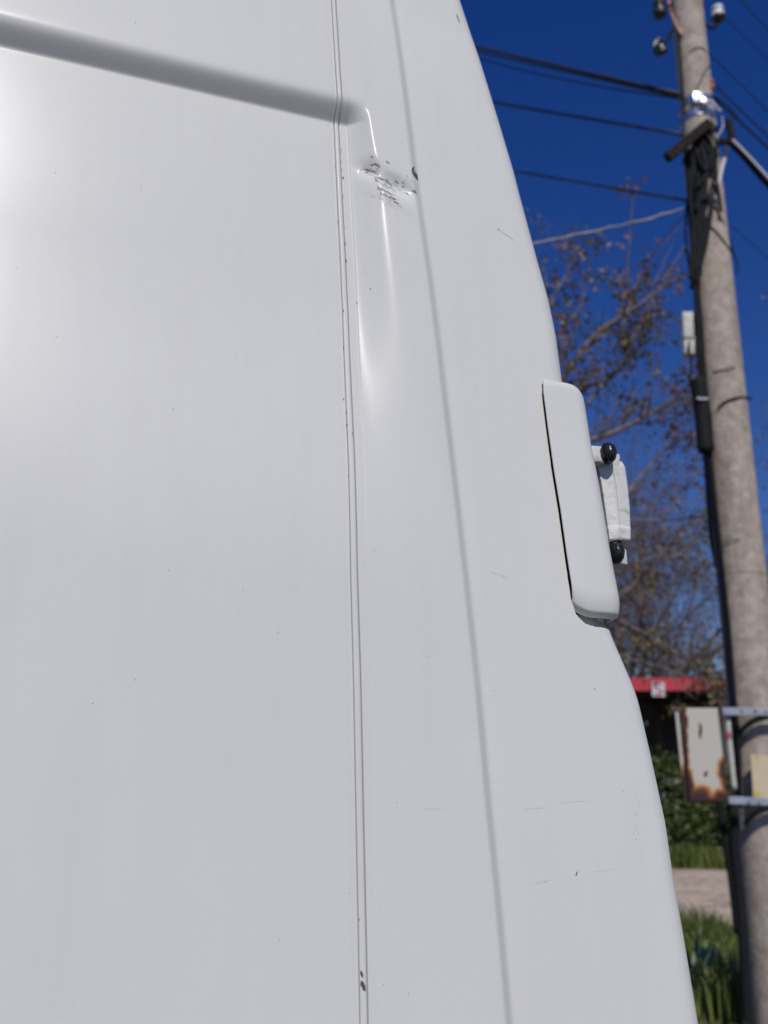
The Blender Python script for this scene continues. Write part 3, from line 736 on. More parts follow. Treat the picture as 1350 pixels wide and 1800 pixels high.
# insulators with hooks
def insulator(px, py, hookpts, white, sc=1.0, tip=Vector((0, 0, 1))):
    c = at(px, py, PY - .05); q = tip.to_track_quat('Z', 'Y').to_matrix()
    mb = MB(); r = .062 * sc
    mb.tube([c + q @ Vector((0, 0, z)) for z in (-.075 * sc, -.06 * sc, -.02 * sc, -.01 * sc, .02 * sc, .03 * sc, .055 * sc, .075 * sc)], [r * .8, r * .95, r * .98, r * .72, r * .72, r * .9, r * .82, r * .3], 18)
    ins = mb.build('insulator', M_PORC if white else M_PORCD, pole, True)
    mb = MB(); mb.tube([c + q @ Vector((0, 0, z)) for z in (-.083 * sc, -.045 * sc)], [r * .85, r * 1.03], 18); mb.build('skirt', M_PORCD, ins, True)
    run('hook', hookpts, .015, M_RUSTD, ins)
    return ins
insulator(1262, 22, [at(1262, 36, PY - .05), at(1258, 46, PY - .05), at(1250, 49, PY - .05), at(1240, 44, PY - .05), at(1233, 47, PY - .05)], True)
insulator(1159, 14, [at(1163, 16, PY - .05), at(1172, 12, PY - .05), at(1182, 9, PY - .05)], False, 1.05)
insulator(1158, 81, [at(1164, 80, PY - .05), at(1172, 72, PY - .05), at(1178, 60, PY - .05), at(1184, 50, PY - .05)], False, 1.0, Vector((-.4, -.3, .85)))
mb = MB(); mb.ball(at(1153, 75, PY - .1), (.02, .02, .02)); mb.ball(at(1150, 79, PY - .1), (.012, .012, .015)); mb.build('insulator_rim', M_PORC, pole, True)
mb = MB(); mb.ball(at(1252, 152, PY - .1), (.022, .022, .03)); mb.ball(at(1251, 143, PY - .1), (.02, .02, .02)); mb.build('orange_clip', M_ORANGE, pole, True)
run('hook', [at(1226, 8, PY - .02), at(1232, 2, PY - .02), at(1236, 12, PY - .02)], .016, M_RUSTD)
# boxes hanging on the pole
jb = thing('junction_box', 'small aged white plastic junction box high on the left side of the concrete pole', 'junction box', at(1212, 590, PY - .08))
mb = MB()
def pbox(px0, px1, py0, py1, Y, dep, bev, tilt=0.0):
    c = at((px0 + px1) / 2, (py0 + py1) / 2, Y); k = pxm(px0, py0, Y); el = atan2(c.z - CAMZ, Y)
    mb.box(c, ((px1 - px0) * k, dep, (py1 - py0) * k / cos(el)), Matrix.Rotation(tilt, 3, 'Y'), bev)
pbox(1198, 1217, 552, 598, PY - .12, .10, .012, .05); mb.build('lid', M_BOXW, jb, True)
mb = MB(); pbox(1200, 1226, 594, 626, PY - .11, .09, .012, .05); mb.build('lower_housing', M_BOXW, jb, True)
mb = MB(); pbox(1214, 1234, 556, 612, PY - .06, .10, .012, .05); mb.build('backplate', M_BLACK, jb, True)
run('gland', [at(1214, 622, PY - .12), at(1215, 640, PY - .1), at(1213, 665, PY - .08), at(1217, 690, PY - .06)], .008, M_BLACK, jb)
run('latch', [at(1211, 600, PY - .19), at(1212, 622, PY - .19)], .008, M_BLACK, jb)
splice_dx = 0
sj = thing('splice_closure', 'black cylindrical cable splice closure strapped to the left side of the pole', 'splice closure', at(1236, 730, PY - .05))
run('housing', [at(1227, 672, PY - .16), at(1230, 690, PY - .16), at(1236, 735, PY - .16), at(1239, 775, PY - .16), at(1241, 790, PY - .16)], .066, M_BLACK, sj, 16)
for q_ in ((1227, 672), (1241, 790)):
    mb = MB(); mb.ball(at(*q_, PY - .16), (.064, .064, .045)); mb.build('end_cap', M_BLACK, sj, True)
run('strap', [at(1225, 700, PY - .22), at(1234, 702, PY - .235), at(1244, 701, PY - .22)], .011, M_STRAP, sj)
# ------------------------------------------------------------------ rusty meter cabinet
def rust_mat():
    m = bpy.data.materials.new('rusted_cream_enamel'); m.use_nodes = True
    N = m.node_tree.nodes; L = m.node_tree.links; b = N['Principled BSDF']; b.inputs['Roughness'].default_value = .6
    tc = N.new('ShaderNodeTexCoord')
    nz = N.new('ShaderNodeTexNoise'); nz.inputs['Scale'].default_value = 14; nz.inputs['Detail'].default_value = 6; L.new(tc.outputs['Object'], nz.inputs['Vector'])
    sub = N.new('ShaderNodeVectorMath'); sub.operation = 'SUBTRACT'; L.new(nz.outputs['Color'], sub.inputs[0]); sub.inputs[1].default_value = (.5, .5, .5)
    scl = N.new('ShaderNodeVectorMath'); scl.operation = 'SCALE'; L.new(sub.outputs[0], scl.inputs[0]); scl.inputs['Scale'].default_value = .055
    add = N.new('ShaderNodeVectorMath'); L.new(tc.outputs['Object'], add.inputs[0]); L.new(scl.outputs[0], add.inputs[1])
    fac = None
    # blobs (x, z, rx, rz) in box metres, origin at the lower left front corner
    BL = [(.008, .60, .032, .10), (.0, .36, .022, .30), (-.005, .10, .055, .17), (.30, .21, .085, .12), (.31, .12, .07, .09), (.24, -.02, .10, .12), (.08, -.02, .11, .14), (.16, -.03, .10, .085), (.03, -.02, .14, .11), (.33, -.02, .14, .07), (.115, .50, .013, .06), (.135, .195, .016, .02), (.30, .27, .02, .04), (-.02, .02, .08, .10)]
    for x, z, rx, rz in BL:
        s1 = N.new('ShaderNodeVectorMath'); s1.operation = 'SUBTRACT'; L.new(add.outputs[0], s1.inputs[0]); s1.inputs[1].default_value = (x, 0, z)
        s2 = N.new('ShaderNodeVectorMath'); s2.operation = 'MULTIPLY'; L.new(s1.outputs[0], s2.inputs[0]); s2.inputs[1].default_value = (1 / rx, 0, 1 / rz)
        ln = N.new('ShaderNodeVectorMath'); ln.operation = 'LENGTH'; L.new(s2.outputs[0], ln.inputs[0])
        if fac is None: fac = ln.outputs['Value']
        else:
            mn = N.new('ShaderNodeMath'); mn.operation = 'MINIMUM'; L.new(fac, mn.inputs[0]); L.new(ln.outputs['Value'], mn.inputs[1]); fac = mn.outputs[0]
    r = N.new('ShaderNodeValToRGB'); L.new(fac, r.inputs[0]); e = r.color_ramp.elements
    e[0].position = .5; e[0].color = (.035, .012, .010, 1); e[1].position = 1.0; e[1].color = (.53, .50, .44, 1)
    q = e.new(.66); q.color = (.14, .035, .012, 1); q = e.new(.78); q.color = (.42, .17, .04, 1); q = e.new(.88); q.color = (.56, .42, .25, 1)
    mr = N.new('ShaderNodeMapRange'); L.new(fac, mr.inputs[0]); mr.inputs[1].default_value = 0; mr.inputs[2].default_value = 1.2
    L.new(mr.outputs[0], r.inputs[0]); L.new(r.outputs[0], b.inputs['Base Color'])
    return m
M_RUSTBOX = rust_mat()
BY = PY - .32
c00 = at(1212, 1411, BY); c10 = at(1281, 1411, BY); c01 = at(1203, 1244, BY)
bwid = (c10 - c00).x; bh = c01.z - c00.z
print('box', bwid, bh)
mbx_ = thing('meter_cabinet', 'narrow cream metal cabinet eaten by orange rust, bracketed to the concrete pole', 'cabinet', c00)
def local_box(name, x0, x1, y0, y1, z0, z1, m, parent, bev=.003, shear=-.03):
    mb = MB(); mb.box(((x0 + x1) / 2, (y0 + y1) / 2, (z0 + z1) / 2), (x1 - x0, y1 - y0, z1 - z0), None, bev)
    mb.v = [(v[0] + shear * v[2], v[1], v[2]) for v in mb.v]
    o = mb.build(name, m, None, False); o.parent = parent; return o
local_box('case', .0, bwid, .018, .085, 0, bh, M_RUSTBOX, mbx_)
local_box('door', .004, bwid - .002, 0, .016, .008, bh - .002, M_RUSTBOX, mbx_)
local_box('side_flange', -.034, -.010, .0, .02, .01, bh - .03, M_RUSTBOX, mbx_)
# brackets and the white tube: separate hardware bolted to the pole
def fix(name, px0, px1, py0, py1, Y, dep, m, parent, tilt=0.0, bev=.004):
    mb = MB(); c = at((px0 + px1) / 2, (py0 + py1) / 2, Y); k = pxm(px0, py0, Y)
    mb.box(c, ((px1 - px0) * k, dep, (py1 - py0) * k), Matrix.Rotation(tilt, 3, 'Y'), bev); return mb.build(name, m, parent)
fix('bracket', 1270, 1420, 1245, 1258, BY + .02, .03, M_GALV, pole, .01)
fix('bracket', 1280, 1420, 1403, 1416, BY + .02, .03, M_GALV, pole, .04)
for px, py in ((1304, 1250), (1328, 1250), (1346, 1251), (1316, 1411), (1334, 1412)):
    mb = MB(); mb.ball(at(px, py, BY - .0), (.008, .004, .008), None, 8, 6); mb.build('bolt', M_RUSTD, pole)
mt = thing('white_tube', 'thin white plastic tube with a pink band standing between rusty cabinet and pole', 'tube', at(1290, 1400, BY + .06))
run('tube', [at(1279, 1262, BY + .06), at(1283, 1310, BY + .06), at(1291, 1388, BY + .06)], .0195, M_BOXW, mt, 12)
run('pink_band', [at(1279.6, 1286, BY + .06), at(1281.2, 1298, BY + .06)], .0225, mat('pink_tape', (.45, .10, .16), .6), mt, 12)
yp = thing('yellowed_plate', 'yellowed blank notice plate fixed on the front of the pole at the right edge', 'plate', at(1350, 1365, BY + .12))
mb = MB(); cpl = at(1356, 1367, PY - .245); mb.box(cpl, (.28, .006, .315), Matrix.Rotation(.03, 3, 'Y'), .002); mb.build('plate', M_YEL, yp)
mb = MB(); mb.ball(at(1331, 1396, PY - .25), (.02, .003, .03), None, 10, 6, .3); mb.build('lichen_patch', mat('yellow_lichen', (.55, .42, .08), .9), yp); mb = MB(); mb.ball(at(1330, 1330, PY - .25), (.012, .003, .012), None, 10, 6, .3); mb.build('lichen_patch', mat('yellow_lichen', (.55, .42, .08), .9), yp)
# ------------------------------------------------------------------ WIRES
def wire(label, a, b, r, m=M_WIREB, sag=.0, name='overhead_wire', group=None, ext=(0, 0), wob=0):
    a = Vector(a); b = Vector(b); d = b - a; n = 26; P = []
    for i in range(n + 1):
        t_ = -ext[0] + (1 + ext[0] + ext[1]) * i / n
        p = a + d * t_; p.z -= sag * 4 * t_ * (1 - t_) if sag else 0
        if wob: p.z += wob * noise.noise(p * 6)
        P.append(p)
    mb = MB(); mb.tube(P, r, 6); o = mb.build(name, m, None, True)
    return tag(o, label, 'wire')
LY = 10.5    # wires to the left run away behind the van
wire('upper strand of the thick black cable pair left of the bright steel clamp', at(1196, 166, PY - .12), at(845, 84, LY), .019, ext=(0, 1.6))
wire('lower strand of the thick black cable pair left of the bright steel clamp', at(1196, 171, PY - .12), at(845, 92, LY), .014, ext=(0, 1.6))
wire('thin dark wire just under the thick cable pair left of the pole', at(1196, 173, PY - .1), at(848, 105, LY), .008, ext=(0, 1.6), sag=.05)
wire('dark cable reaching the pole at the slanting black bracket from the left', at(1200, 237, PY - .05), at(872, 181, LY), .015, ext=(0, 1.6))
wire('dark cable below the slanting bracket, lowest of the dark ones left of the pole', at(1210, 353, PY - .05), at(905, 301, LY), .013, ext=(0, 1.6))
wire('pale twisted cable sloping down to the van from the pole', at(1212, 364, PY - .05), at(930, 430, 6.6), [.0075 + .0045 * math.sin(i * .45) ** 2 for i in range(27)], M_WHITEC, ext=(0, .8), sag=.02, wob=.02)
wire('thin pale wire crossing level in front of the twiggy trees', at(1262, 902, PY - .02), at(1098, 910, 9.0), .008, M_WHITEC, ext=(0, .8), sag=.04)
wire('thin faint wire dropping left from the pole towards the tree', at(1208, 372, PY - .03), at(1130, 470, 12), .005, mat('brown_wire', (.08, .06, .06), .7))
wire('black wire leaving the orange clip down to the right', at(1253, 146, PY - .1), at(1352, 242, PY + 1.2), .009, ext=(0, 2))
wire('black cable leaving the bright clamp down to the right', at(1252, 168, PY - .12), at(1352, 262, PY + 1.3), .015, ext=(0, 2))
wire('short black jumper loop hanging between the two right hand wires', at(1256, 170, PY - .12), at(1296, 205, PY + .45), .006, sag=-.03)
wire('thin dark wire leaving the bare upper part of the pole to the right', at(1241, 90, PY - .1), at(1352, 197, PY + 1.0), .006, ext=(0, 2))
wire('hair thin wire from the white insulator to the right edge', at(1268, 25, PY - .05), at(1352, 108, PY + 1.0), .0045, ext=(0, 2))
wire('dark wire crossing the top right corner of the photo', at(1290, -12, PY - .3), at(1352, 54, PY + 1.2), .007, ext=(.6, 2))
wire('hair thin wire dropping right from the middle of the pole', at(1283, 395, PY), at(1352, 455, PY + .8), .004, ext=(0, 2))
hc = thing('heavy_cable', 'heavy black cable bundle with a pale tape along it, leaving right from the bracket end', 'cable', at(1285, 248, PY - .12))
run('bundle', [at(1284, 249, PY - .12), at(1306, 270, PY - .2), at(1330, 298, PY - .3), at(1362, 334, PY - .4), at(1480, 470, PY - .8)], .036, M_BLACK, hc, 10)
run('pale_tape', [at(1288, 246, PY - .2), at(1308, 266, PY - .26), at(1332, 292, PY - .36), at(1364, 327, PY - .46)], .011, M_STRAP, hc, 6)
# ------------------------------------------------------------------ SHED
SY = 24.0
def sz(py, Y): return at(1200, py, Y).z
sx0, sx1 = -6.0, at(1285, 1200, SY).x + .02
ze = sz(1214, SY); zt = sz(1191, SY)
shed = thing('long_shed', 'long dark open shed with a red roof edge behind the hedge', 'shed', (sx0, SY, gz(0, SY)))
mb = MB()
mb.box(((sx0 + sx1) / 2, SY + .02, (ze + zt) / 2), (sx1 - sx0, .05, zt - ze)); mb.build('fascia', M_RED, shed)
mb = MB(); mb.add([(sx0, SY + .05, zt - .04), (sx1, SY + .05, zt - .04), (sx1, SY + 7.5, zt + .5 - .6), (sx0, SY + 7.5, zt + .5 - .6), (sx0, SY + .05, ze + .06), (sx1, SY + .05, ze + .06), (sx1, SY + 7.5, ze - .1), (sx0, SY + 7.5, ze - .1)],
                  [(0, 1, 2, 3), (7, 6, 5, 4), (0, 4, 5, 1), (1, 5, 6, 2), (2, 6, 7, 3), (3, 7, 4, 0)]); mb.build('roof', M_ROOF, shed)
x = sx0 + .1; k = 0; plm = None
while x < sx1 - .15:
    mb = MB(); wdt = .235; mb.box((x + wdt / 2, SY + 2.6 + .006 * ((k * 7) % 5), (ze - .02 + gz(0, SY + 2)) / 2), (wdt - .012, .03, ze - .02 - gz(0, SY + 2))); mb.build('wall_plank', M_PLANK, shed); x += wdt; k += 1
for x in (sx0 + .2, sx0 + 3.4, sx1 - 3.0, sx1 - .2):
    mb = MB(); mb.box((x, SY + .25, (ze + gz(0, SY)) / 2), (.14, .14, ze - gz(0, SY))); mb.build('post', M_PLANK, shed)
mb = MB(); mb.box((sx1 - .06, SY + 3.8, (ze + gz(0, SY)) / 2), (.06, 7.4, ze - gz(0, SY))); mb.build('end_wall', M_PLANK, shed)
mb = MB(); mb.box(((sx0 + sx1) / 2, SY + 7.3, (ze + gz(0, SY)) / 2 - .1), (sx1 - sx0 - .1, .06, ze - gz(0, SY) - .3)); mb.build('back_wall', M_PLANK, shed)
sg = thing('red_white_sign', 'small square white sign with a red symbol hanging on the red roof edge', 'sign', at(1157, 1211, SY - .05))
cs = at(1157, 1211.5, SY - .06); k = pxm(1157, 1211, SY)
mb = MB(); mb.box(cs, (22 * k, .02, 25 * k), Matrix.Rotation(.04, 3, 'Y')); mb.build('board', M_SIGNW, sg)
mb = MB(); f0 = cs + Vector((0, -.016, 0)); 
SP = [(6, 8), (1, 10), (-5, 8), (-6, 4), (-2, 1), (4, -2), (6, -6), (1, -9.5), (-6, -8)]
for i in range(len(SP) - 1):
    a = Vector((SP[i][0], 0, SP[i][1])) * k; b = Vector((SP[i + 1][0], 0, SP[i + 1][1])) * k; d = b - a
    ang = atan2(d.z, d.x); mb.box(f0 + (a + b) / 2, (d.length + 2.2 * k, .006, 2.8 * k), Matrix.Rotation(-ang, 3, 'Y'))
mb.build('red_symbol', M_SIGNR, sg)
# ------------------------------------------------------------------ TREES
class TreeGen:
    def __init__(s, seed): s.r = random.Random(seed); s.T = []; s.tips = []
    def branch(s, p, d, L, r, lvl, up=.15, wig=.25, kids=(3, 5), ratio=(.45, .75), ang=(25, 60), seg=5, leafmax=3):
        pts = [p.copy()]; rad = [r]; d = d.normalized(); q = p.copy()
        for i in range(seg):
            d = (d + Vector((s.r.gauss(0, wig), s.r.gauss(0, wig), s.r.gauss(0, wig) + up)) * .35).normalized()
            q = q + d * (L / seg); pts.append(q.copy()); rad.append(max(r * (1 - .75 * (i + 1) / seg), .0025))
        s.T.append((pts, rad, lvl))
        if lvl <= leafmax:
            for t_ in pts[1:]: s.tips.append((t_, lvl))
        if lvl > 0:
            for k in range(s.r.randint(*kids)):
                i = s.r.randint(1, seg); pp = pts[i]; dd = (pts[i] - pts[i - 1]).normalized()
                ax = dd.orthogonal().normalized(); ax = Matrix.Rotation(s.r.uniform(0, 2 * pi), 3, dd) @ ax
                nd = Matrix.Rotation(radians(s.r.uniform(*ang)), 3, ax) @ dd
                s.branch(pp, nd, L * s.r.uniform(*ratio), rad[i] * .62, lvl - 1, up, wig, kids, ratio, ang, max(3, seg - 1), leafmax)
    def limb(s, pts, r0, r1, lvl, L, n=9, **kw):
        P = [Vector(p) for p in pts]; out = []
        for i in range(len(P) - 1):
            p0 = P[max(i - 1, 0)]; p1 = P[i]; p2 = P[i + 1]; p3 = P[min(i + 2, len(P) - 1)]
            for k in range(5):
                t_ = k / 5; t2 = t_ * t_; t3 = t2 * t_
                out.append(.5 * ((2 * p1) + (p2 - p0) * t_ + (2 * p0 - 5 * p1 + 4 * p2 - p3) * t2 + (3 * p1 - p0 - 3 * p2 + p3) * t3))
        out.append(P[-1]); m = len(out); rad = [r0 + (r1 - r0) * i / (m - 1) for i in range(m)]
        s.T.append((out, rad, lvl + 1))
        for i in range(m // 3, m): s.tips.append((out[i], 1))
        for k in range(n):
            i = s.r.randint(m // 5, m - 1); dd = (out[i] - out[i - 1]).normalized(); ax = Matrix.Rotation(s.r.uniform(0, 2 * pi), 3, dd) @ dd.orthogonal().normalized()
            nd = Matrix.Rotation(radians(s.r.uniform(25, 65)), 3, ax) @ dd
            s.branch(out[i], nd, L * s.r.uniform(.4, 1), rad[i] * .6, lvl, **kw)
    def wood(s, name, m, parent, big=5):
        Vs = []; Fs = []; base = 0
        for pts, rad, lvl in s.T:
            mb = MB(); mb.tube(pts, rad, 7 if lvl >= 3 else (4 if lvl == 2 else 3), False)
            Vs += mb.v; Fs += [tuple(base + i for i in f) for f in mb.f]; base += len(mb.v)
        return fast_mesh(name, Vs, Fs, m, parent, True)
def leaves(name, pts, per, size, spread, m, parent, seed, flat=.0, aspect=.6):
    rs = np.random.RandomState(seed); P = np.repeat(np.array([tuple(p) for p in pts]), per, axis=0)
    n = len(P); P = P + rs.normal(0, spread, P.shape)
    a = rs.normal(0, 1, (n, 3)); a /= np.linalg.norm(a, axis=1)[:, None]; b = rs.normal(0, 1, (n, 3)); b -= a * (a * b).sum(1)[:, None]; b /= np.linalg.norm(b, axis=1)[:, None]
    sz_ = size * rs.uniform(.5, 1.4, (n, 1)); a = a * sz_; b = b * sz_ * aspect
    V = np.stack([P - a, P - b + a * .1, P + a, P + b + a * .1], 1).reshape(-1, 3)
    F = np.arange(4 * n).reshape(-1, 4)
    return fast_mesh(name, V, F, m, parent)
TY = 12.0
tb = at(845, 1600, TY); tb.z = gz(tb.x, TY) - .1
tree = thing('leafing_tree', 'tree with grey branches and sparse russet spring leaves against the sky', 'tree', (tb.x, tb.y, tb.z))
g = TreeGen(11)
c1 = at(850, 900, TY); g.T.append(([tb, tb + (c1 - tb) * .5 + Vector((.05, .05, 0)), c1], [.20, .16, .12], 5))
K = dict(up=.10, wig=.55, kids=(2, 3), ratio=(.4, .7), ang=(25, 60), seg=5, leafmax=2)
L_ = lambda pts, r0, r1, n, L, lv=2, Y0=TY: g.limb([at(x, y, Y0 + dy) for x, y, dy in pts], r0, r1, lv, L, n, **K)
L_([(850, 900, 0), (930, 735, -.1), (985, 670, -.2), (1045, 590, -.3), (1110, 545, -.3), (1190, 488, -.4)], .060, .010, 16, 1.0)
L_([(850, 930, 0), (960, 790, .1), (1000, 700, .2), (1080, 655, .3), (1110, 600, .3), (1150, 520, .3), (1205, 430, .4)], .045, .006, 14, .9)
L_([(1020, 620, -.2), (1085, 560, -.2), (1097, 520, -.2), (1105, 440, -.2), (1113, 338, -.2)], .024, .005, 5, .35, 1)
L_([(960, 690, -.1), (1000, 600, -.3), (1020, 540, -.4), (1032, 500, -.4)], .02, .005, 5, .5, 1)
L_([(880, 850, -.1), (940, 640, -.2), (960, 560, -.3), (985, 500, -.3), (1015, 462, -.3)], .045, .006, 10, .7)
L_([(900, 960, 0), (1000, 800, 0), (1080, 760, 0), (1130, 735, 0), (1180, 705, 0), (1225, 660, 0)], .05, .006, 14, .9)
L_([(900, 1000, 0), (1000, 960, .2), (1080, 890, .2), (1160, 800, .3), (1210, 760, .3)], .045, .006, 14, .9)
L_([(880, 980, 0), (960, 820, .5), (1040, 700, .6), (1100, 640, .6), (1130, 600, .6)], .04, .006, 8, .6, 1)
L_([(1080, 620, -.2), (1130, 470, 0), (1165, 430, 0), (1195, 395, 0)], .014, .004, 5, .3, 1)
L_([(900, 1050, 0), (1000, 1080, .2), (1100, 1040, .3), (1190, 940, .3), (1230, 900, .3)], .04, .006, 16, .9)
g.limb([at(x, y, TY) for x, y in ((880, 1060), (1040, 1140), (1130, 1165), (1210, 1190), (1262, 1222))], .03, .005, 2, .5, 16, **K)
g.limb([at(x, y, TY + .3) for x, y in ((880, 1030), (1060, 1080), (1160, 1130), (1230, 1180), (1275, 1230))], .03, .005, 2, .5, 14, **K)
# the part hidden behind the van, so that the crown is whole
for q in ((700, 600), (640, 800), (760, 450), (560, 900), (880, 420)):
    L_([(850, 900, 0), ((850 + q[0]) / 2, (900 + q[1]) / 2 - 40, .2), (q[0], q[1], .4)], .07, .01, 8, 1.3)
g.wood('branches', M_BARK, tree)
tp = [t_ for t_, l in g.tips]; rg2 = random.Random(5)
sel = [t_ for t_ in tp if rg2.random() < (.075 if t_.z < 8.2 else .035)]
leaves('leaves', sel, 11, .036, .075, M_LEAF1, tree, 1)
leaves('leaves', [t_ for t_ in tp if rg2.random() < .03], 9, .036, .06, M_LEAF2, tree, 2)
print('tree tips', len(tp))
def bare_tree(px, Y, pytop, label, seed, lv=4, lean=0, n=10):
    b = at(px, 1500, Y); b.z = gz(b.x, Y) - .1; top = at(px + lean, pytop, Y)
    Hh = top.z - b.z
    t_ = thing('bare_tree', label, 'tree', tuple(b), 'bare trees behind the shed')
    gg = TreeGen(seed); tr = [b, b + Vector((0, 0, Hh * .25)), b + Vector((.1, .1, Hh * .45))]
    gg.T.append((tr, [.20, .16, .13], 6))
    for k in range(n):
        p = b + Vector((0, 0, Hh * gg.r.uniform(.12, .46))); a = 2 * pi * k / n + gg.r.uniform(-.3, .3)
        d = Vector((cos(a) * .75, sin(a) * .75, gg.r.uniform(.5, 1.3)))
        gg.branch(p, d, Hh * gg.r.uniform(.34, .5), .085, lv, .22, .45, (3, 5), (.42, .7), (20, 55), 5)
    o = gg.wood('branches', M_TWIG, t_)
    tips = [q for q, l in gg.tips if l <= 1 and gg.r.random() < .25]
    leaves('buds', tips, 2, .05, .09, M_LEAF2 if seed % 2 else M_LEAF1, t_, seed)
    print('bare', len(gg.T), len(tips))
bare_tree(1105, 31.5, 830, 'tall bare twiggy tree rising over the shed roof beside the van edge', 21, 4, n=13)
bare_tree(1215, 33.5, 880, 'bare twiggy tree rising over the shed roof close to the concrete pole', 22, 4, n=12)
bare_tree(1000, 35, 800, 'bare twiggy tree mostly hidden behind the van and its hinge', 25, 4, n=12)
bare_tree(1395, 34, 640, 'bare tree with fine twigs showing at the right of the pole', 24, 4)
# ------------------------------------------------------------------ HEDGE / PLANTS
def bush(px, Y, pytop, wid, label, seed, dens=5200, m=M_BUSH, size=.06):
    b = at(px, 1540, Y); b.z = gz(b.x, Y); Hh = at(px, pytop, Y).z - b.z; rr = random.Random(seed)
    t_ = thing('bush', label, 'bush', tuple(b), 'bushes along the far side of the dirt road')
    mb = MB(); tips = []
    for k in range(26):
        a = rr.uniform(0, 2 * pi); e = rr.uniform(.2, 1) ; tipp = b + Vector((cos(a) * wid * e * .9, sin(a) * .9 * e, Hh * rr.uniform(.55, .98)))
        midp = b + (tipp - b) * .5 + Vector((0, 0, .15)); mb.tube([b, midp, tipp], [.02, .013, .004], 4, False)
    mb.build('stems', M_BARK, t_)
    rs = np.random.RandomState(seed); C = []
    for k in range(90):
        a = rs.uniform(0, 2 * pi); e = rs.uniform(0, 1) ** .5; z = rs.uniform(.03, 1)
        rad = (1 - z ** 3 * .6); C.append((b.x + cos(a) * wid * e * rad, b.y + sin(a) * 1.0 * e * rad, b.z + z * Hh * (1 - .25 * e * rs.uniform())))
    pts = [C[i] for i in rs.randint(0, len(C), dens)]
    leaves('foliage', pts, 1, size, .16, m, t_, seed + 50)
    return t_, C
_, C1 = bush(1165, 21.9, 1345, 1.5, 'dark green bush with a few white blossoms beside the van edge', 31, 9000)
mb = MB(); rr = random.Random(9)
for px, py in ((1172, 1372), (1188, 1376), (1193, 1370), (1166, 1395), (1163, 1400), (1142, 1264)):
    c = at(px, py, 20.9)
    if py < 1300: continue
    for k in range(4): mb.ball(c + Vector((rr.gauss(0, .04), rr.gauss(0, .03), rr.gauss(0, .05))), (.017, .017, .017), None, 6, 4)
mb.build('blossoms', M_BLOOM, _)
bush(1245, 21.2, 1400, 1.2, 'dark green bush left of the pole, above the dirt road', 32, 8000)
bush(1040, 22.4, 1300, 1.6, 'dark green bush hidden behind the van, left end of the row', 33, 4000)
bush(1390, 20.6, 1380, 1.6, 'dark green bush behind the concrete pole', 34, 5000)
bush(1300, 22.3, 1350, 1.2, 'taller dark green bush under the end of the shed roof', 35, 6000)
def grass(name, n, fx, hgt, seed, m, wd=.007, lean=.35):
    rs = np.random.RandomState(seed); V = []; F = []; b = 0
    Vs = np.zeros((n, 5, 3)); 
    for i in range(n):
        x, y = fx(rs); z = gz(x, y) + .03 * noise.noise(Vector((x * .9, y * .9, 3)))
        h = hgt(x, y) * rs.uniform(.5, 1.3); a = rs.uniform(0, 2 * pi); w = wd * rs.uniform(.6, 1.5); ln = lean * h * rs.uniform(0, 1.6); c, s_ = cos(a), sin(a); a2 = rs.uniform(0, 2 * pi)
        lx, ly = cos(a2) * ln, sin(a2) * ln
        Vs[i] = [(x - c * w, y - s_ * w, z), (x + c * w, y + s_ * w, z), (x + c * w * .8 + lx * .3, y + s_ * w * .8 + ly * .3, z + h * .6), (x - c * w * .8 + lx * .3, y - s_ * w * .8 + ly * .3, z + h * .6), (x + lx, y + ly, z + h * .95)]
    V = Vs.reshape(-1, 3); q = np.arange(n)[:, None] * 5
    F = np.concatenate([q + np.array([[0, 1, 2]]), q + np.array([[0, 2, 3]]), q + np.array([[3, 2, 4]])])
    o = fast_mesh(name, V, F, m); return tag(o, kind='stuff')
def near_f(rs):
    x = rs.uniform(.9, 5.8); y = 8.3 + rs.beta(1.2, 1.0) * (road_lo(x) - 8.1); return x, y + rs.uniform(-.3, .18)
def near_h(x, y):
    return (.12 + .24 * max(0, noise.noise(Vector((x * 1.3, y * 1.3, 4))) + .35)) * (1 if y > 9.5 else 1.25)
tag(grass('near_grass', 26000, near_f, near_h, 3, M_GRASS, .008), label='rough green grass and weeds between van and dirt road', cat='grass')
def far_f(rs):
    x = rs.uniform(1.5, 11); return x, road_hi(x) + abs(rs.normal(0, .75)) - .12
tag(grass('far_grass', 16000, far_f, lambda x, y: .34 + .30 * max(0, noise.noise(Vector((x, y, 8)))), 5, M_GRASS, .013), label='green weeds along the far edge of the dirt road', cat='grass')
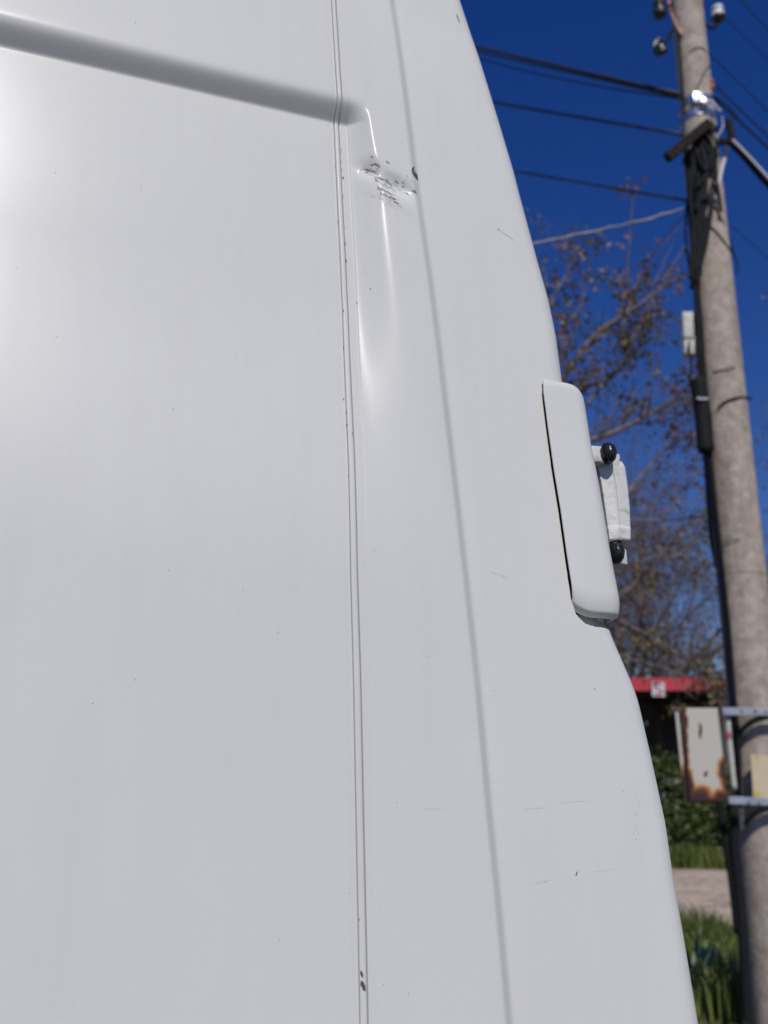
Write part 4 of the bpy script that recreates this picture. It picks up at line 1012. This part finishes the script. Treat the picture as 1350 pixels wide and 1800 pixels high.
def wide_f(rs):
    x = rs.uniform(-14, 16); y = rs.uniform(6.5, 11.5); return x, y
tag(grass('sparse_grass', 9000, wide_f, lambda x, y: .10, 8, M_GRASS, .008), label='sparse short grass on the soil round the pole', cat='grass')
def strap_plant(px, py, Y, label, seed, n=11, Ln=.5, wd=.028, m=M_STRAPL, splay=1.0):
    b = at(px, py, Y); b.z = gz(b.x, Y); rr = random.Random(seed)
    t_ = thing('strap_leaved_plant', label, 'plant', tuple(b), 'strap leaved plants at the foot of the pole')
    for k in range(n):
        a = rr.uniform(0, 2 * pi); L = Ln * rr.uniform(.6, 1.15); V = []; cx = b + Vector((rr.gauss(0, .06), rr.gauss(0, .06), 0)); d = Vector((cos(a), sin(a), 0)); side_ = Vector((-sin(a), cos(a), 0)); sp_ = splay * rr.uniform(.2, .9)
        for j in range(10):
            q = j / 9; w = wd * (1.0 if q < .5 else max(.04, 1 - ((q - .5) / .5) ** 2)) * (.5 + q if q < .5 else 1)
            p = cx + d * (L * sp_ * q ** 1.6) + Vector((0, 0, L * (q - .42 * sp_ * q ** 3)))
            V += [p - side_ * w, p + Vector((0, 0, -.25 * w)) + d * w * .2, p + side_ * w]
        F = [(3 * j + i, 3 * j + i + 1, 3 * j + 4 + i, 3 * j + 3 + i) for j in range(9) for i in range(2)]
        mb = MB(); mb.add(V, F); mb.build('leaf', m, t_, True)
    return t_
strap_plant(1236, 1800, 8.6, 'clump of bluish green strap leaves beside the lower edge of the van', 2, 14, .62, .026)
strap_plant(1262, 1800, 8.9, 'second smaller clump of bluish strap leaves, nearer the black cable', 7, 9, .55, .022)
strap_plant(1222, 1760, 9.3, 'third clump of strap leaves partly hidden by the van edge', 12, 9, .6, .026)
yst = strap_plant(1300, 1800, 8.9, 'yellow green upright weed growing against the black cable by the pole', 4, 16, .55, .010, M_STEM, .35)
yst.name = 'yellow_green_weed'; yst['category'] = 'weed'; del yst['group']
for o in bpy.data.objects:
    if '_w' in o.keys(): del o['_w']
